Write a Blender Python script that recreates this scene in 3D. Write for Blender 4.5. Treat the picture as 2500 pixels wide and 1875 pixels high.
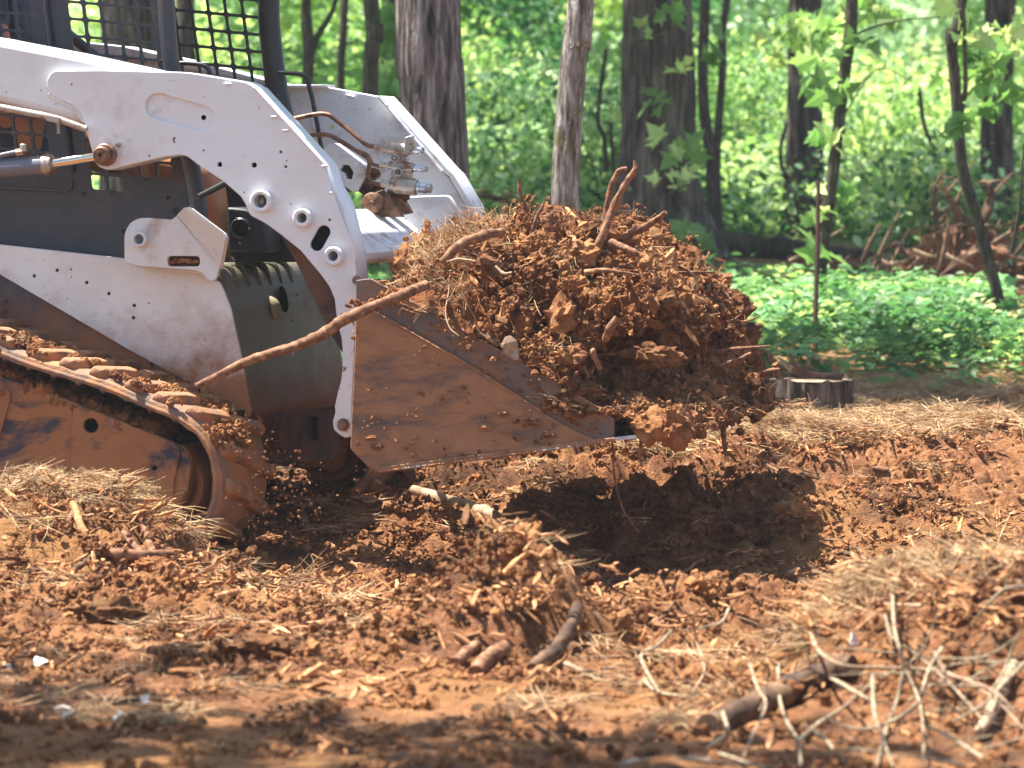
import bpy, bmesh, math, random
import numpy as np
from mathutils import Vector, Matrix
random.seed(7); rng = np.random.default_rng(11)
S = bpy.context.scene
for o in list(bpy.data.objects): bpy.data.objects.remove(o)
COL = S.collection
# ------------------------------------------------------------------ camera
F = 10200.0; CZ = 1.06; HOR = 435.0
PITCH = math.atan((937.5-HOR)/F)
cam_d = bpy.data.cameras.new('camera'); cam = bpy.data.objects.new('camera', cam_d); COL.objects.link(cam)
cam.location = (0, 0, CZ); cam.rotation_euler = (math.pi/2-PITCH, 0, 0)
cam_d.sensor_width = 36.0; cam_d.lens = F/2500*36.0; cam_d.clip_start = 0.1; cam_d.clip_end = 2000
cam_d.dof.use_dof = True; cam_d.dof.focus_distance = 12.6; cam_d.dof.aperture_fstop = 6.3
S.camera = cam
# ------------------------------------------------------------------ light
SUNV = Vector((-0.40, 0.115, 1.0)).normalized()
EL = math.asin(SUNV.z); AZ = math.atan2(SUNV.x, SUNV.y)
w = bpy.data.worlds.new('World'); S.world = w; w.use_nodes = True
nt = w.node_tree; bg = nt.nodes['Background']
sk = nt.nodes.new('ShaderNodeTexSky'); sk.sky_type = 'NISHITA'; sk.sun_disc = False
sk.sun_elevation = EL; sk.sun_rotation = AZ % (2*math.pi); sk.altitude = 200; sk.dust_density = 1.5
nt.links.new(sk.outputs[0], bg.inputs[0]); bg.inputs[1].default_value = 0.075
sd = bpy.data.lights.new('sun', 'SUN'); sd.energy = 5.0; sd.angle = math.radians(0.53); sd.color = (1, .95, .86)
sun = bpy.data.objects.new('sun', sd); COL.objects.link(sun)
sun.rotation_euler = SUNV.to_track_quat('Z', 'Y').to_euler(); sun.location = (-4, 2, 12)
HAZE = 0.0009
S.view_settings.view_transform = 'Standard'; S.view_settings.look = 'None'
S.view_settings.exposure = 1.9; S.view_settings.gamma = 1
S.render.engine = 'CYCLES'
# ------------------------------------------------------------------ projection helpers
FW = np.array((0, math.cos(PITCH), -math.sin(PITCH))); UPV = np.array((0, math.sin(PITCH), math.cos(PITCH)))
C0 = np.array((0, 0, CZ))
def ray(px, py): return np.array((px-1250.0, 0, 0)) + UPV*(937.5-py) + FW*F
def atY(px, py, Y):
    r = ray(px, py); return C0 + r*(Y/r[1])
TH = math.radians(14.5)
FV = np.array((math.cos(TH), -math.sin(TH), 0)); LV = np.array((math.sin(TH), math.cos(TH), 0))
O0 = np.array((0, 12.0, 0)) - 1.0*FV           # the loader's own origin: x forward, y to its far side, z up
VO = 0.0
def LP(px, py, V):
    """photo point on the loader's lengthwise plane V metres in from its near side -> loader coordinates"""
    V = V+VO; r = ray(px, py); t = (V - (C0-O0)@LV)/(r@LV); p = C0 + r*t - O0
    return (p@FV, V, p[2])
def UPl(px, py, U):
    r = ray(px, py); t = (U - (C0-O0)@FV)/(r@FV); p = C0 + r*t - O0
    return (U, p@LV, p[2])
def L2W(p): return O0 + FV*p[0] + LV*p[1] + np.array((0, 0, p[2]))
# ------------------------------------------------------------------ noise
_perm = np.random.default_rng(3).permutation(256).astype(np.int32)
_perm = np.concatenate([_perm, _perm]); _g = np.random.default_rng(4).normal(size=(256, 3)); _g /= np.linalg.norm(_g, axis=1)[:, None]
def perlin(p):
    p = np.asarray(p, float); i = np.floor(p).astype(np.int64); f = p-i; i &= 255
    u = f*f*f*(f*(f*6-15)+10); r = 0
    for dx in (0, 1):
        for dy in (0, 1):
            for dz in (0, 1):
                h = _perm[_perm[_perm[(i[:, 0]+dx) & 255]+((i[:, 1]+dy) & 255)]+((i[:, 2]+dz) & 255)]
                g = _g[h]; d = g[:, 0]*(f[:, 0]-dx)+g[:, 1]*(f[:, 1]-dy)+g[:, 2]*(f[:, 2]-dz)
                r = r + d*(u[:, 0] if dx else 1-u[:, 0])*(u[:, 1] if dy else 1-u[:, 1])*(u[:, 2] if dz else 1-u[:, 2])
    return r*1.5
def fbm(p, oct=4, ridged=False):
    a = 1; r = 0; q = np.array(p, float)
    for k in range(oct):
        n = perlin(q+k*17.3); r = r + a*((0.5-np.abs(n))*2-.6 if ridged else n); a *= .5; q = q*2.03
    return r
def sst(a, b, x): t = np.clip((x-a)/(b-a), 0, 1); return t*t*(3-2*t)
def n1(x, s): x = np.atleast_1d(np.asarray(x, float)); return perlin(np.stack([x, x*0+s*7.13+.5, x*0+s*3.7+.2], 1))
# ------------------------------------------------------------------ object helpers
def tag(o, label=None, cat=None, group=None, kind=None):
    if label: o['label'] = label
    if cat: o['category'] = cat
    if group: o['group'] = group
    if kind: o['kind'] = kind
    return o
def empty(name, loc, rz=0, **k):
    o = bpy.data.objects.new(name, None); o.location = loc; o.rotation_euler = (0, 0, rz); o.empty_display_size = .1
    COL.objects.link(o); return tag(o, **k)
def link(name, me, parent=None, mat=None, smooth=False, linked=True):
    o = bpy.data.objects.new(name, me)
    if linked: COL.objects.link(o)
    if parent: o.parent = parent
    if mat is not None and not me.materials:
        me.materials.append(mat)
    if smooth and len(me.polygons): me.polygons.foreach_set('use_smooth', np.ones(len(me.polygons), bool))
    return o
def mesh(name, v, f):
    me = bpy.data.meshes.new(name); v = np.asarray(v, np.float32)
    if isinstance(f, np.ndarray):
        me.vertices.add(len(v)); me.vertices.foreach_set('co', v.ravel()); n, k = f.shape
        me.loops.add(n*k); me.loops.foreach_set('vertex_index', f.astype(np.int32).ravel())
        me.polygons.add(n); me.polygons.foreach_set('loop_start', np.arange(0, n*k, k, dtype=np.int32))
        me.update(calc_edges=True); me.validate()
    else:
        me.from_pydata([tuple(map(float, q)) for q in v], [], f); me.update()
    return me
class MB:
    def __init__(s): s.v = []; s.f = []
    def add(s, v, f):
        b = len(s.v); s.v += [tuple(map(float, q)) for q in v]; s.f += [tuple(int(i)+b for i in q) for q in f]; return s
    def box(s, c, d, R=None):
        c = np.array(c, float); d = np.array(d, float)/2
        v = [np.array((x, y, z))*d for x in (-1, 1) for y in (-1, 1) for z in (-1, 1)]
        if R is not None: v = [R@q for q in v]
        return s.add([c+q for q in v], [(0, 1, 3, 2), (4, 6, 7, 5), (0, 4, 5, 1), (2, 3, 7, 6), (0, 2, 6, 4), (1, 5, 7, 3)])
    def tube(s, pts, r, n=10, cap=True, rough=0, seed=0, flat=1.0):
        v, f = tube_vf(pts, r, n, cap, rough, seed, flat); return s.add(v, f)
    def lathe(s, c, ax, prof, n=24):
        """prof: list of (distance along axis, radius)"""
        c = np.array(c, float); ax = np.array(ax, float); ax /= np.linalg.norm(ax)
        a = np.cross(ax, (0, 0, 1)) if abs(ax[2]) < .9 else np.cross(ax, (1, 0, 0)); a /= np.linalg.norm(a); b = np.cross(ax, a)
        v = []; f = []
        for h, r in prof:
            for k in range(n): t = 2*math.pi*k/n; v.append(c+ax*h+(a*math.cos(t)+b*math.sin(t))*r)
        for j in range(len(prof)-1):
            for k in range(n): f.append((j*n+k, j*n+(k+1) % n, (j+1)*n+(k+1) % n, (j+1)*n+k))
        return s.add(v, f)
    def build(s, name, mat, parent=None, smooth=False, bevel=0, **k):
        me = mesh(name, s.v, s.f)
        bm = bmesh.new(); bm.from_mesh(me)
        if bevel:
            bmesh.ops.bevel(bm, geom=[e for e in bm.edges if len(e.link_faces) == 2 and e.calc_face_angle(0) > .5], offset=bevel, segments=2, affect='EDGES')
        bmesh.ops.recalc_face_normals(bm, faces=bm.faces)
        if smooth:
            for e in bm.edges:
                if len(e.link_faces) == 2 and e.calc_face_angle(0) > .7: e.smooth = False
        bm.to_mesh(me); bm.free()
        return tag(link(name, me, parent, mat, smooth), **k)
def catmull(P, k=6):
    P = [np.array(p, float) for p in P]; Q = [2*P[0]-P[1]]+P+[2*P[-1]-P[-2]]; out = []
    for i in range(1, len(Q)-2):
        for j in range(k):
            t = j/k; a, b, c, d = Q[i-1:i+3]
            out.append(.5*((2*b)+(c-a)*t+(2*a-5*b+4*c-d)*t*t+(3*b-a-3*c+d)*t**3))
    out.append(P[-1]); return np.array(out)
def tube_vf(pts, r, n=10, cap=True, rough=0, seed=0, flat=1.0):
    P = np.array(pts, float); m = len(P); r = np.broadcast_to(np.asarray(r, float), (m,)) if np.ndim(r) < 1 or len(np.atleast_1d(r)) == m else np.interp(np.linspace(0, 1, m), np.linspace(0, 1, len(r)), r)
    T = np.gradient(P, axis=0); T /= np.linalg.norm(T, axis=1)[:, None]+1e-9
    a = np.cross(T[0], (0, 0, 1.)) if abs(T[0][2]) < .9 else np.cross(T[0], (1., 0, 0)); a /= np.linalg.norm(a)
    V = []; th = np.arange(n)*2*math.pi/n
    for i in range(m):
        a = a-T[i]*(a@T[i]); a /= np.linalg.norm(a); b = np.cross(T[i], a)
        V.append(P[i]+r[i]*(np.outer(np.cos(th), a)+flat*np.outer(np.sin(th), b)))
    V = np.concatenate(V)
    if rough:
        c = np.repeat(P, n, axis=0); d = V-c; rr = np.repeat(r, n)
        q = V/np.maximum(np.mean(r)*1.6, 1e-4)
        V = c+d*(1+rough*(fbm(q+seed*3.1, 3)))[:, None]
    f = [(i*n+k, i*n+(k+1) % n, (i+1)*n+(k+1) % n, (i+1)*n+k) for i in range(m-1) for k in range(n)]
    if cap: f += [tuple(range(n-1, -1, -1)), tuple((m-1)*n+k for k in range(n))]
    return V, f
def fillet(pts, r, k=5):
    """round the corners of a 2D outline; r one number or one per corner"""
    out = []; n = len(pts)
    for i in range(n):
        p = np.array(pts[i], float); a = np.array(pts[i-1], float)-p; b = np.array(pts[(i+1) % n], float)-p
        la, lb = np.linalg.norm(a), np.linalg.norm(b); rr = (r[i] if i < len(r) else 0) if isinstance(r, (list, tuple)) else r
        d = min(rr, la*.45, lb*.45)
        if d <= 0: out.append(tuple(p)); continue
        s, e = p+a/la*d, p+b/lb*d
        for j in range(k+1):
            t = j/k; out.append(tuple((1-t)**2*s+2*t*(1-t)*p+t*t*e))
    return out
def circ(cx, cy, r, n=20, ry=None, rot=0):
    return [(cx+r*math.cos(t)*math.cos(rot)-(ry or r)*math.sin(t)*math.sin(rot), cy+r*math.cos(t)*math.sin(rot)+(ry or r)*math.sin(t)*math.cos(rot)) for t in np.arange(n)*2*math.pi/n]
def stadium(x0, y0, x1, y1, r, n=8):
    a = math.atan2(y1-y0, x1-x0); o = []
    for j in range(n+1): t = a-math.pi/2+math.pi*j/n; o.append((x1+r*math.cos(t), y1+r*math.sin(t)))
    for j in range(n+1): t = a+math.pi/2+math.pi*j/n; o.append((x0+r*math.cos(t), y0+r*math.sin(t)))
    return o
def rrect(x0, y0, x1, y1, r, k=3): return fillet([(x0, y0), (x1, y0), (x1, y1), (x0, y1)], r, k)
def plate(name, mat, parent, outer, holes=(), V=0.0, t=.01, bevel=.002, fill=True, U=None, **kk):
    """sheet of metal cut to an outline given in photo pixels on the plane V (or U), thickness t going away"""
    cu = bpy.data.curves.new('tmp', 'CURVE'); cu.dimensions = '2D'; cu.fill_mode = 'BOTH' if fill else 'NONE'
    for loop in [outer]+list(holes):
        if U is None: pts = [(LP(x, y, V)[0], LP(x, y, V)[2]) for x, y in loop]
        else: pts = [(UPl(x, y, U)[1], UPl(x, y, U)[2]) for x, y in loop]
        sp = cu.splines.new('POLY'); sp.points.add(len(pts)-1); sp.use_cyclic_u = True
        for i, p in enumerate(pts): sp.points[i].co = (p[0], p[1], 0, 1)
    cu.extrude = max(t/2-bevel, .0001)
    if bevel: cu.bevel_depth = bevel; cu.bevel_resolution = 1; cu.offset = -bevel
    ob = bpy.data.objects.new('tmp', cu); COL.objects.link(ob)
    dg = bpy.context.evaluated_depsgraph_get(); dg.update()
    me = bpy.data.meshes.new_from_object(ob.evaluated_get(dg)); bpy.data.objects.remove(ob); bpy.data.curves.remove(cu)
    n = len(me.vertices); co = np.empty(n*3, np.float32); me.vertices.foreach_get('co', co); co = co.reshape(-1, 3)
    if U is None: co = np.stack([co[:, 0], V+VO+t/2-co[:, 2], co[:, 1]], 1)
    else: co = np.stack([U-t/2+co[:, 2], co[:, 0], co[:, 1]], 1)
    me.vertices.foreach_set('co', co.astype(np.float32).ravel()); me.name = name; me.materials.clear(); me.update()
    bm = bmesh.new(); bm.from_mesh(me); bmesh.ops.remove_doubles(bm, verts=bm.verts, dist=1e-5)
    bmesh.ops.recalc_face_normals(bm, faces=bm.faces); bm.to_mesh(me); bm.free()
    return tag(link(name, me, parent, mat), **kk)
# ------------------------------------------------------------------ materials
def L(h):
    h = h.lstrip('#'); c = [int(h[i:i+2], 16)/255 for i in (0, 2, 4)]
    return tuple(x/12.92 if x <= .04045 else ((x+.055)/1.055)**2.4 for x in c)+(1,)
class Mat:
    def __init__(s, name, coord='Object'):
        s.m = bpy.data.materials.new(name); s.m.use_nodes = True; s.t = s.m.node_tree; s.b = s.t.nodes['Principled BSDF']
        if coord == 'World': s.co = s.t.nodes.new('ShaderNodeNewGeometry').outputs['Position']
        else: s.co = s.t.nodes.new('ShaderNodeTexCoord').outputs['Object']
    def n(s, t, **k):
        x = s.t.nodes.new(t)
        for a, b in k.items():
            if a.startswith('i_'):
                kk = a[2:]; x.inputs[int(kk) if kk.isdigit() else kk].default_value = b
            else: setattr(x, a, b)
        return x
    def l(s, a, b): s.t.links.new(a, b)
    def noise(s, sc, det=5, rough=.55, stretch=None, dist=0):
        x = s.n('ShaderNodeTexNoise', i_Scale=sc, i_Detail=det, i_Roughness=rough, i_Distortion=dist); co = s.co
        if stretch is not None:
            mp = s.n('ShaderNodeMapping'); mp.inputs['Scale'].default_value = stretch; s.l(co, mp.inputs[0]); co = mp.outputs[0]
        s.l(co, x.inputs['Vector']); return x.outputs['Fac']
    def ramp(s, fac, stops, interp='LINEAR'):
        r = s.n('ShaderNodeValToRGB'); e = r.color_ramp.elements; r.color_ramp.interpolation = interp
        while len(e) < len(stops): e.new(.5)
        for i, (p, c) in enumerate(stops): e[i].position = p; e[i].color = c if not isinstance(c, (int, float)) else (c, c, c, 1)
        s.l(fac, r.inputs[0]); return r.outputs[0]
    def mix(s, fac, a, b, mode='MIX'):
        x = s.n('ShaderNodeMix', data_type='RGBA', blend_type=mode)
        for v, i in ((fac, 0), (a, 6), (b, 7)):
            if hasattr(v, 'links'): s.l(v, x.inputs[i])
            else: x.inputs[i].default_value = v
        return x.outputs[2]
    def math(s, op, a, b):
        x = s.n('ShaderNodeMath', operation=op)
        for v, i in ((a, 0), (b, 1)):
            if hasattr(v, 'links'): s.l(v, x.inputs[i])
            else: x.inputs[i].default_value = v
        return x.outputs[0]
    def z(s, a, b, axis=2):
        x = s.n('ShaderNodeSeparateXYZ'); s.l(s.co, x.inputs[0])
        m = s.n('ShaderNodeMapRange'); s.l(x.outputs[axis], m.inputs[0]); m.inputs[1].default_value = a; m.inputs[2].default_value = b
        return m.outputs[0]
    def col(s, c):
        if hasattr(c, 'links'): s.l(c, s.b.inputs['Base Color'])
        else: s.b.inputs['Base Color'].default_value = c
        return s
    def rough(s, r):
        if hasattr(r, 'links'): s.l(r, s.b.inputs['Roughness'])
        else: s.b.inputs['Roughness'].default_value = r
        return s
    def bump(s, h, strength=.5, dist=.01):
        b = s.n('ShaderNodeBump', i_Strength=strength, i_Distance=dist); s.l(h, b.inputs['Height']); s.l(b.outputs[0], s.b.inputs['Normal']); return s
    def set(s, **k):
        for a, v in k.items(): s.b.inputs[a.replace('_', ' ')].default_value = v
        return s
def rnd_tint(m, base, amt=.35):
    """per-instance lightness variation"""
    oi = m.n('ShaderNodeObjectInfo'); mr = m.n('ShaderNodeMapRange'); m.l(oi.outputs['Random'], mr.inputs[0]); mr.inputs[3].default_value = 1-amt; mr.inputs[4].default_value = 1+amt
    v = m.n('ShaderNodeHueSaturation'); v.inputs['Color'].default_value = (1, 1, 1, 1); m.l(mr.outputs[0], v.inputs['Value'])
    if hasattr(base, 'links'): m.l(base, v.inputs['Color'])
    else: v.inputs['Color'].default_value = base
    return v.outputs[0]
DUST = L('#8c5a38'); CLAY1 = L('#8f5d35'); CLAY2 = L('#b08050'); CLAY3 = L('#4a2c1c')
def clay(name, coord='World', dark=1.0):
    m = Mat(name, coord)
    c = m.ramp(m.noise(3.5, 6, .6), [(.36, CLAY3), (.5, CLAY1), (.62, CLAY2), (.78, L('#bd8e62'))])
    c2 = m.ramp(m.noise(38, 5, .7), [(.32, L('#422718')), (.5, L('#905c38')), (.7, L('#bc9066'))])
    c = m.mix(.5, c, c2)
    if dark != 1: c = m.mix(1, c, (dark, dark, dark, 1) if not isinstance(dark, tuple) else dark+(1,), 'MULTIPLY')
    m.col(rnd_tint(m, c, .3)).rough(.9).set(Specular_IOR_Level=.25)
    m.bump(m.math('ADD', m.noise(140, 6, .75), m.math('MULTIPLY', m.noise(45, 4, .7), 1.5)), 1, .009); return m.m
M = {}
M['loadsoil'] = clay('red_load_soil', dark=(.92, .76, .66)); M['clay'] = clay('red_clay'); M['clod'] = clay('clay_clod'); M['wetclay'] = clay('dark_clay', dark=.6)
def wood(name, a, b, c, coord='World', sc=30, amt=.3):
    m = Mat(name, coord)
    k = m.ramp(m.noise(sc, 5, .65), [(.3, a), (.5, b), (.7, c)]); m.col(rnd_tint(m, k, amt)).rough(.8).set(Specular_IOR_Level=.3)
    m.bump(m.noise(sc*5, 4, .6), .5, .004); return m.m
M['chip'] = wood('wood_chip', L('#553422'), L('#93663f'), L('#bf9468'), amt=.6)
M['straw'] = wood('pine_straw', L('#7d6042'), L('#a78864'), L('#c9b08a'), amt=.4)
M['redstraw'] = wood('red_pine_straw', L('#673b20'), L('#965c34'), L('#b07c50'), amt=.4)
M['root'] = wood('muddy_root', L('#3f281a'), L('#78523a'), L('#a0795a'), sc=46, amt=0)
M['palewood'] = wood('pale_wood', L('#66503f'), L('#93795f'), L('#b09a80'), sc=18, amt=.1)
M['greytwig'] = wood('grey_twig', L('#63543f'), L('#8f7f66'), L('#b3a488'), sc=40, amt=.1)
M['darkwood'] = wood('dark_wood', L('#2b1d15'), L('#573f2e'), L('#80644a'), sc=14, amt=.1)
def bark(name, a, b, c, sc=9, moss=None, lichen=False):
    m = Mat(name); st = (1, 1, .16)
    n_ = m.noise(sc*3.2, 6, .6, st, .4)
    k = m.ramp(n_, [(.36, a), (.5, b), (.64, c)])
    if moss: k = m.mix(m.ramp(m.noise(sc*.8, 5, .7), [(.52, 0.), (.62, .8)]), k, moss)
    if lichen: k = m.mix(m.ramp(m.noise(sc*1.2, 4, .6, (1, 1, .5)), [(.64, 0.), (.67, 1.)]), k, L('#b9bcb2'))
    m.col(k).rough(.92).set(Specular_IOR_Level=.2); m.bump(n_, 1, .03); return m.m
M['bark'] = bark('ridged_bark', L('#2b2522'), L('#665c57'), L('#9a918b'))
M['bark2'] = bark('lichen_bark', L('#463d38'), L('#877c74'), L('#b5aea8'), 16, L('#6d6a40'), True)
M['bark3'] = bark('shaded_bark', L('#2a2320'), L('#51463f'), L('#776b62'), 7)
M['bark4'] = bark('sapling_bark', L('#2c241e'), L('#4c4038'), L('#6d6053'), 20, L('#3e4a2a'))
def leaf(name, a, b, c, tr=.5):
    m = Mat(name, 'World'); k = m.ramp(m.noise(1.3, 3, .6), [(.3, a), (.5, b), (.7, c)]); k = rnd_tint(m, k, .3)
    m.col(k).rough(.5).set(Specular_IOR_Level=.35)
    t = m.n('ShaderNodeBsdfTranslucent'); kk = m.mix(1, k, (1.22, 1.3, .95, 1), 'MULTIPLY'); m.l(kk, t.inputs[0])
    mx = m.n('ShaderNodeMixShader'); mx.inputs[0].default_value = tr
    m.l(m.b.outputs[0], mx.inputs[1]); m.l(t.outputs[0], mx.inputs[2]); m.l(mx.outputs[0], m.t.nodes['Material Output'].inputs[0]); return m.m
M['leaf'] = leaf('green_leaf', L('#50783c'), L('#769c54'), L('#a0bc78'))
M['leaf2'] = leaf('yellow_green_leaf', L('#8fa65c'), L('#b8ca80'), L('#d8e2ac'))
M['leaf3'] = leaf('hazed_green_leaf', L('#92b086'), L('#b4cca6'), L('#d2e2ca'))  # pale cool tone puts distance haze into the leaf colour
M['leaf5'] = leaf('deep_green_leaf', L('#2c5230'), L('#3f6e40'), L('#5d8c54'))
M['leaf4'] = leaf('ground_leaf', L('#426e40'), L('#638f58'), L('#8cae74'), .35)
def paint(name, base, grime=.5, coord='Object', seed=0, low=None, rough=.38, chips=.68, grimecol=DUST, spread=0):
    m = Mat(name, coord)
    k = m.mix(m.ramp(m.noise(2.2+seed*.3, 5, .6), [(.35, 0.), (.75, (.4 if base[0] > .3 else .12)*grime)]), base, L('#a8957f'))
    g = m.ramp(m.noise(11+seed, 8, .72), [(.5, 0.), (.72, .9)])
    g = m.math('MULTIPLY', g, m.ramp(m.noise(1.7+seed*.2, 3, .5), [(.45-spread, 0.), (.65-spread, 1.)])); g = m.math('MULTIPLY', g, grime*1.4)
    if low is not None:
        zz = m.ramp(m.math('ADD', m.z(low[0], low[1]), m.math('MULTIPLY', m.noise(7, 8, .75), .9)), [(.55, 1.), (.95, 0.)]); g = m.math('MAXIMUM', g, zz)
    k = m.mix(g, k, grimecol)
    ch = m.ramp(m.noise(34, 5, .6), [(chips, 0.), (chips+.012, 1.)]); k = m.mix(ch, k, L('#5b3a28'))
    sc = m.ramp(m.noise(15, 2, .5, (1, 1, 9), 3), [(.695, 0.), (.705, .5)]); k = m.mix(sc, k, L('#8a7a70'))
    m.col(k); m.rough(m.mix(g, (rough,)*3+(1,), (.9, .9, .9, 1))).bump(m.math('ADD', m.noise(60, 4, .6), m.math('MULTIPLY', g, 1.5)), .12, .006); return m.m
M['white'] = paint('white_paint', L('#d4d8de'), .9, chips=.69)
M['white_side'] = paint('dusty_white_paint', L('#d0d3d6'), 1.1, low=(.3, .55), chips=.70, seed=2)
M['white_low'] = paint('worn_white_paint', L('#d6d6d6'), 1.25, low=(.36, .95), chips=.7, seed=1)
M['black'] = paint('black_paint', L('#2c2f38'), .35, seed=3, rough=.5, chips=.72)
M['black_low'] = paint('muddy_black_paint', L('#2e3038'), 1., seed=4, low=(.45, 1.1), rough=.6, chips=.8, grimecol=L('#8a5636'))
M['blackbar'] = paint('dark_bar_paint', L('#17181b'), .1, rough=.4, chips=.75)
M['olive'] = paint('olive_front_plate', L('#4d4734'), .8, seed=5, low=(.3, .66), rough=.6, chips=.8, grimecol=L('#6b4023'))
M['orange'] = paint('dusty_track_frame', L('#8c5d3a'), .2, seed=6, rough=.85, chips=.9)
def muddy(name, under, mud, mud2, lo, hi, sc=5, rough=.8, b=.5, dist=.008, stretch=None):
    m = Mat(name); f = m.ramp(m.noise(sc, 8, .68, stretch, .3), [(lo, 0.), (hi, 1.)])
    k = m.mix(m.noise(13, 5, .6), mud, mud2); k = m.mix(f, under, k)
    m.col(k).rough(rough).set(Specular_IOR_Level=.3).bump(m.math('ADD', m.math('MULTIPLY', f, .6), m.noise(55, 6, .7)), b, dist); return m.m
M['frame'] = muddy('muddy_frame', L('#3c3a42'), L('#8c5a36'), L('#a3724c'), .39, .49, 4.0, stretch=(1, 1, 1.6))
M['rubber'] = muddy('muddy_rubber', L('#6a5e58'), L('#935f3c'), L('#b08058'), .36, .56, 7)
M['bucket'] = muddy('rusty_bucket', L('#5d504c'), L('#85593c'), L('#ae7f5a'), .36, .52, 4.2, .62, .7, .010, (.7, 1, 2.2))
M['bucket2'] = muddy('rusty_bucket_band', L('#655a54'), L('#7a5138'), L('#926748'), .42, .6, 6, .5, .3, .004, (.8, 1, 1.5))
M['darkmetal'] = muddy('dark_brown_metal', L('#3a2a26'), L('#5a3d30'), L('#6b4a38'), .4, .6, 8, .7)
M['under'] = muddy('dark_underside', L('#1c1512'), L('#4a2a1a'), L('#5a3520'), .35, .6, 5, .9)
m = Mat('bright_steel'); m.col(m.ramp(m.noise(25, 5, .6), [(.4, L('#7d7a78')), (.6, L('#c9cdd6'))])).rough(.3).set(Metallic=.85); M['steel'] = m.m
m = Mat('worn_blade_steel'); m.col(m.ramp(m.noise(18, 5, .7), [(.38, L('#8a5b40')), (.5, L('#b9bfd0'))])).rough(.35).set(Metallic=.6); M['blade'] = m.m
M['wornlitedge'] = muddy('scraped_lit_edge', L('#8f8580'), L('#80543a'), L('#96694a'), .44, .52, 14, .85)  # light tone for the worn bottom edge and the painted sunlit wing edge
m = Mat('opening_shade'); m.col((.006, .005, .004, 1)).rough(1.).set(Specular_IOR_Level=0.); M['void'] = m.m  # flat black stands in for the shade inside an opening
m = Mat('chrome_rod'); m.col(L('#d8d2cc')).rough(.12).set(Metallic=1.); M['chrome'] = m.m
m = Mat('fitting_metal'); m.col(m.mix(m.ramp(m.noise(28, 6, .7), [(.5, 0.), (.62, 1.)]), L('#a59f96'), L('#8a5a3a'))).rough(.42).set(Metallic=.55).bump(m.noise(90, 4, .6), .2, .003); M['fitting'] = m.m
m = Mat('rusty_tube'); m.col(m.ramp(m.noise(30, 6, .7), [(.4, L('#4e342a')), (.6, L('#8e664c'))])).rough(.5).set(Metallic=.3); M['tube'] = m.m
m = Mat('cylinder_paint'); m.col(m.mix(m.ramp(m.noise(9, 6, .7), [(.5, 0.), (.7, .8)]), L('#5f6470'), L('#a07654'))).rough(.4); M['cyl'] = m.m
m = Mat('skin'); m.col(m.ramp(m.noise(8, 4, .6), [(.35, L('#b5764f')), (.65, L('#cc9068'))])).rough(.5).set(Subsurface_Weight=.1); M['skin'] = m.m
m = Mat('navy_cloth'); m.col(m.ramp(m.noise(20, 4, .6), [(.3, L('#2e3340')), (.7, L('#565d6e'))])).rough(.9).bump(m.noise(14, 3, .5), .6, .02); M['cloth'] = m.m
m = Mat('boot_leather'); m.col(m.ramp(m.noise(12, 4, .6), [(.3, L('#6d6448')), (.7, L('#9a9070'))])).rough(.8); M['boot'] = m.m
m = Mat('black_plastic'); m.col(L('#202226')).rough(.55).bump(m.noise(300, 2, .5), .2, .002); M['plastic'] = m.m
m = Mat('rusty_stake'); m.col(m.ramp(m.noise(16, 5, .6), [(.35, L('#3a211e')), (.7, L('#5e3229'))])).rough(.85); M['stake'] = m.m
m = Mat('white_flake'); m.col(L('#e2ddd2')).rough(.6); M['flake'] = m.m
m = Mat('dry_leaf'); m.col(m.ramp(m.noise(40, 4, .6), [(.3, L('#6b3f30')), (.7, L('#a56c4c'))])).rough(.7); M['dryleaf'] = m.m
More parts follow.
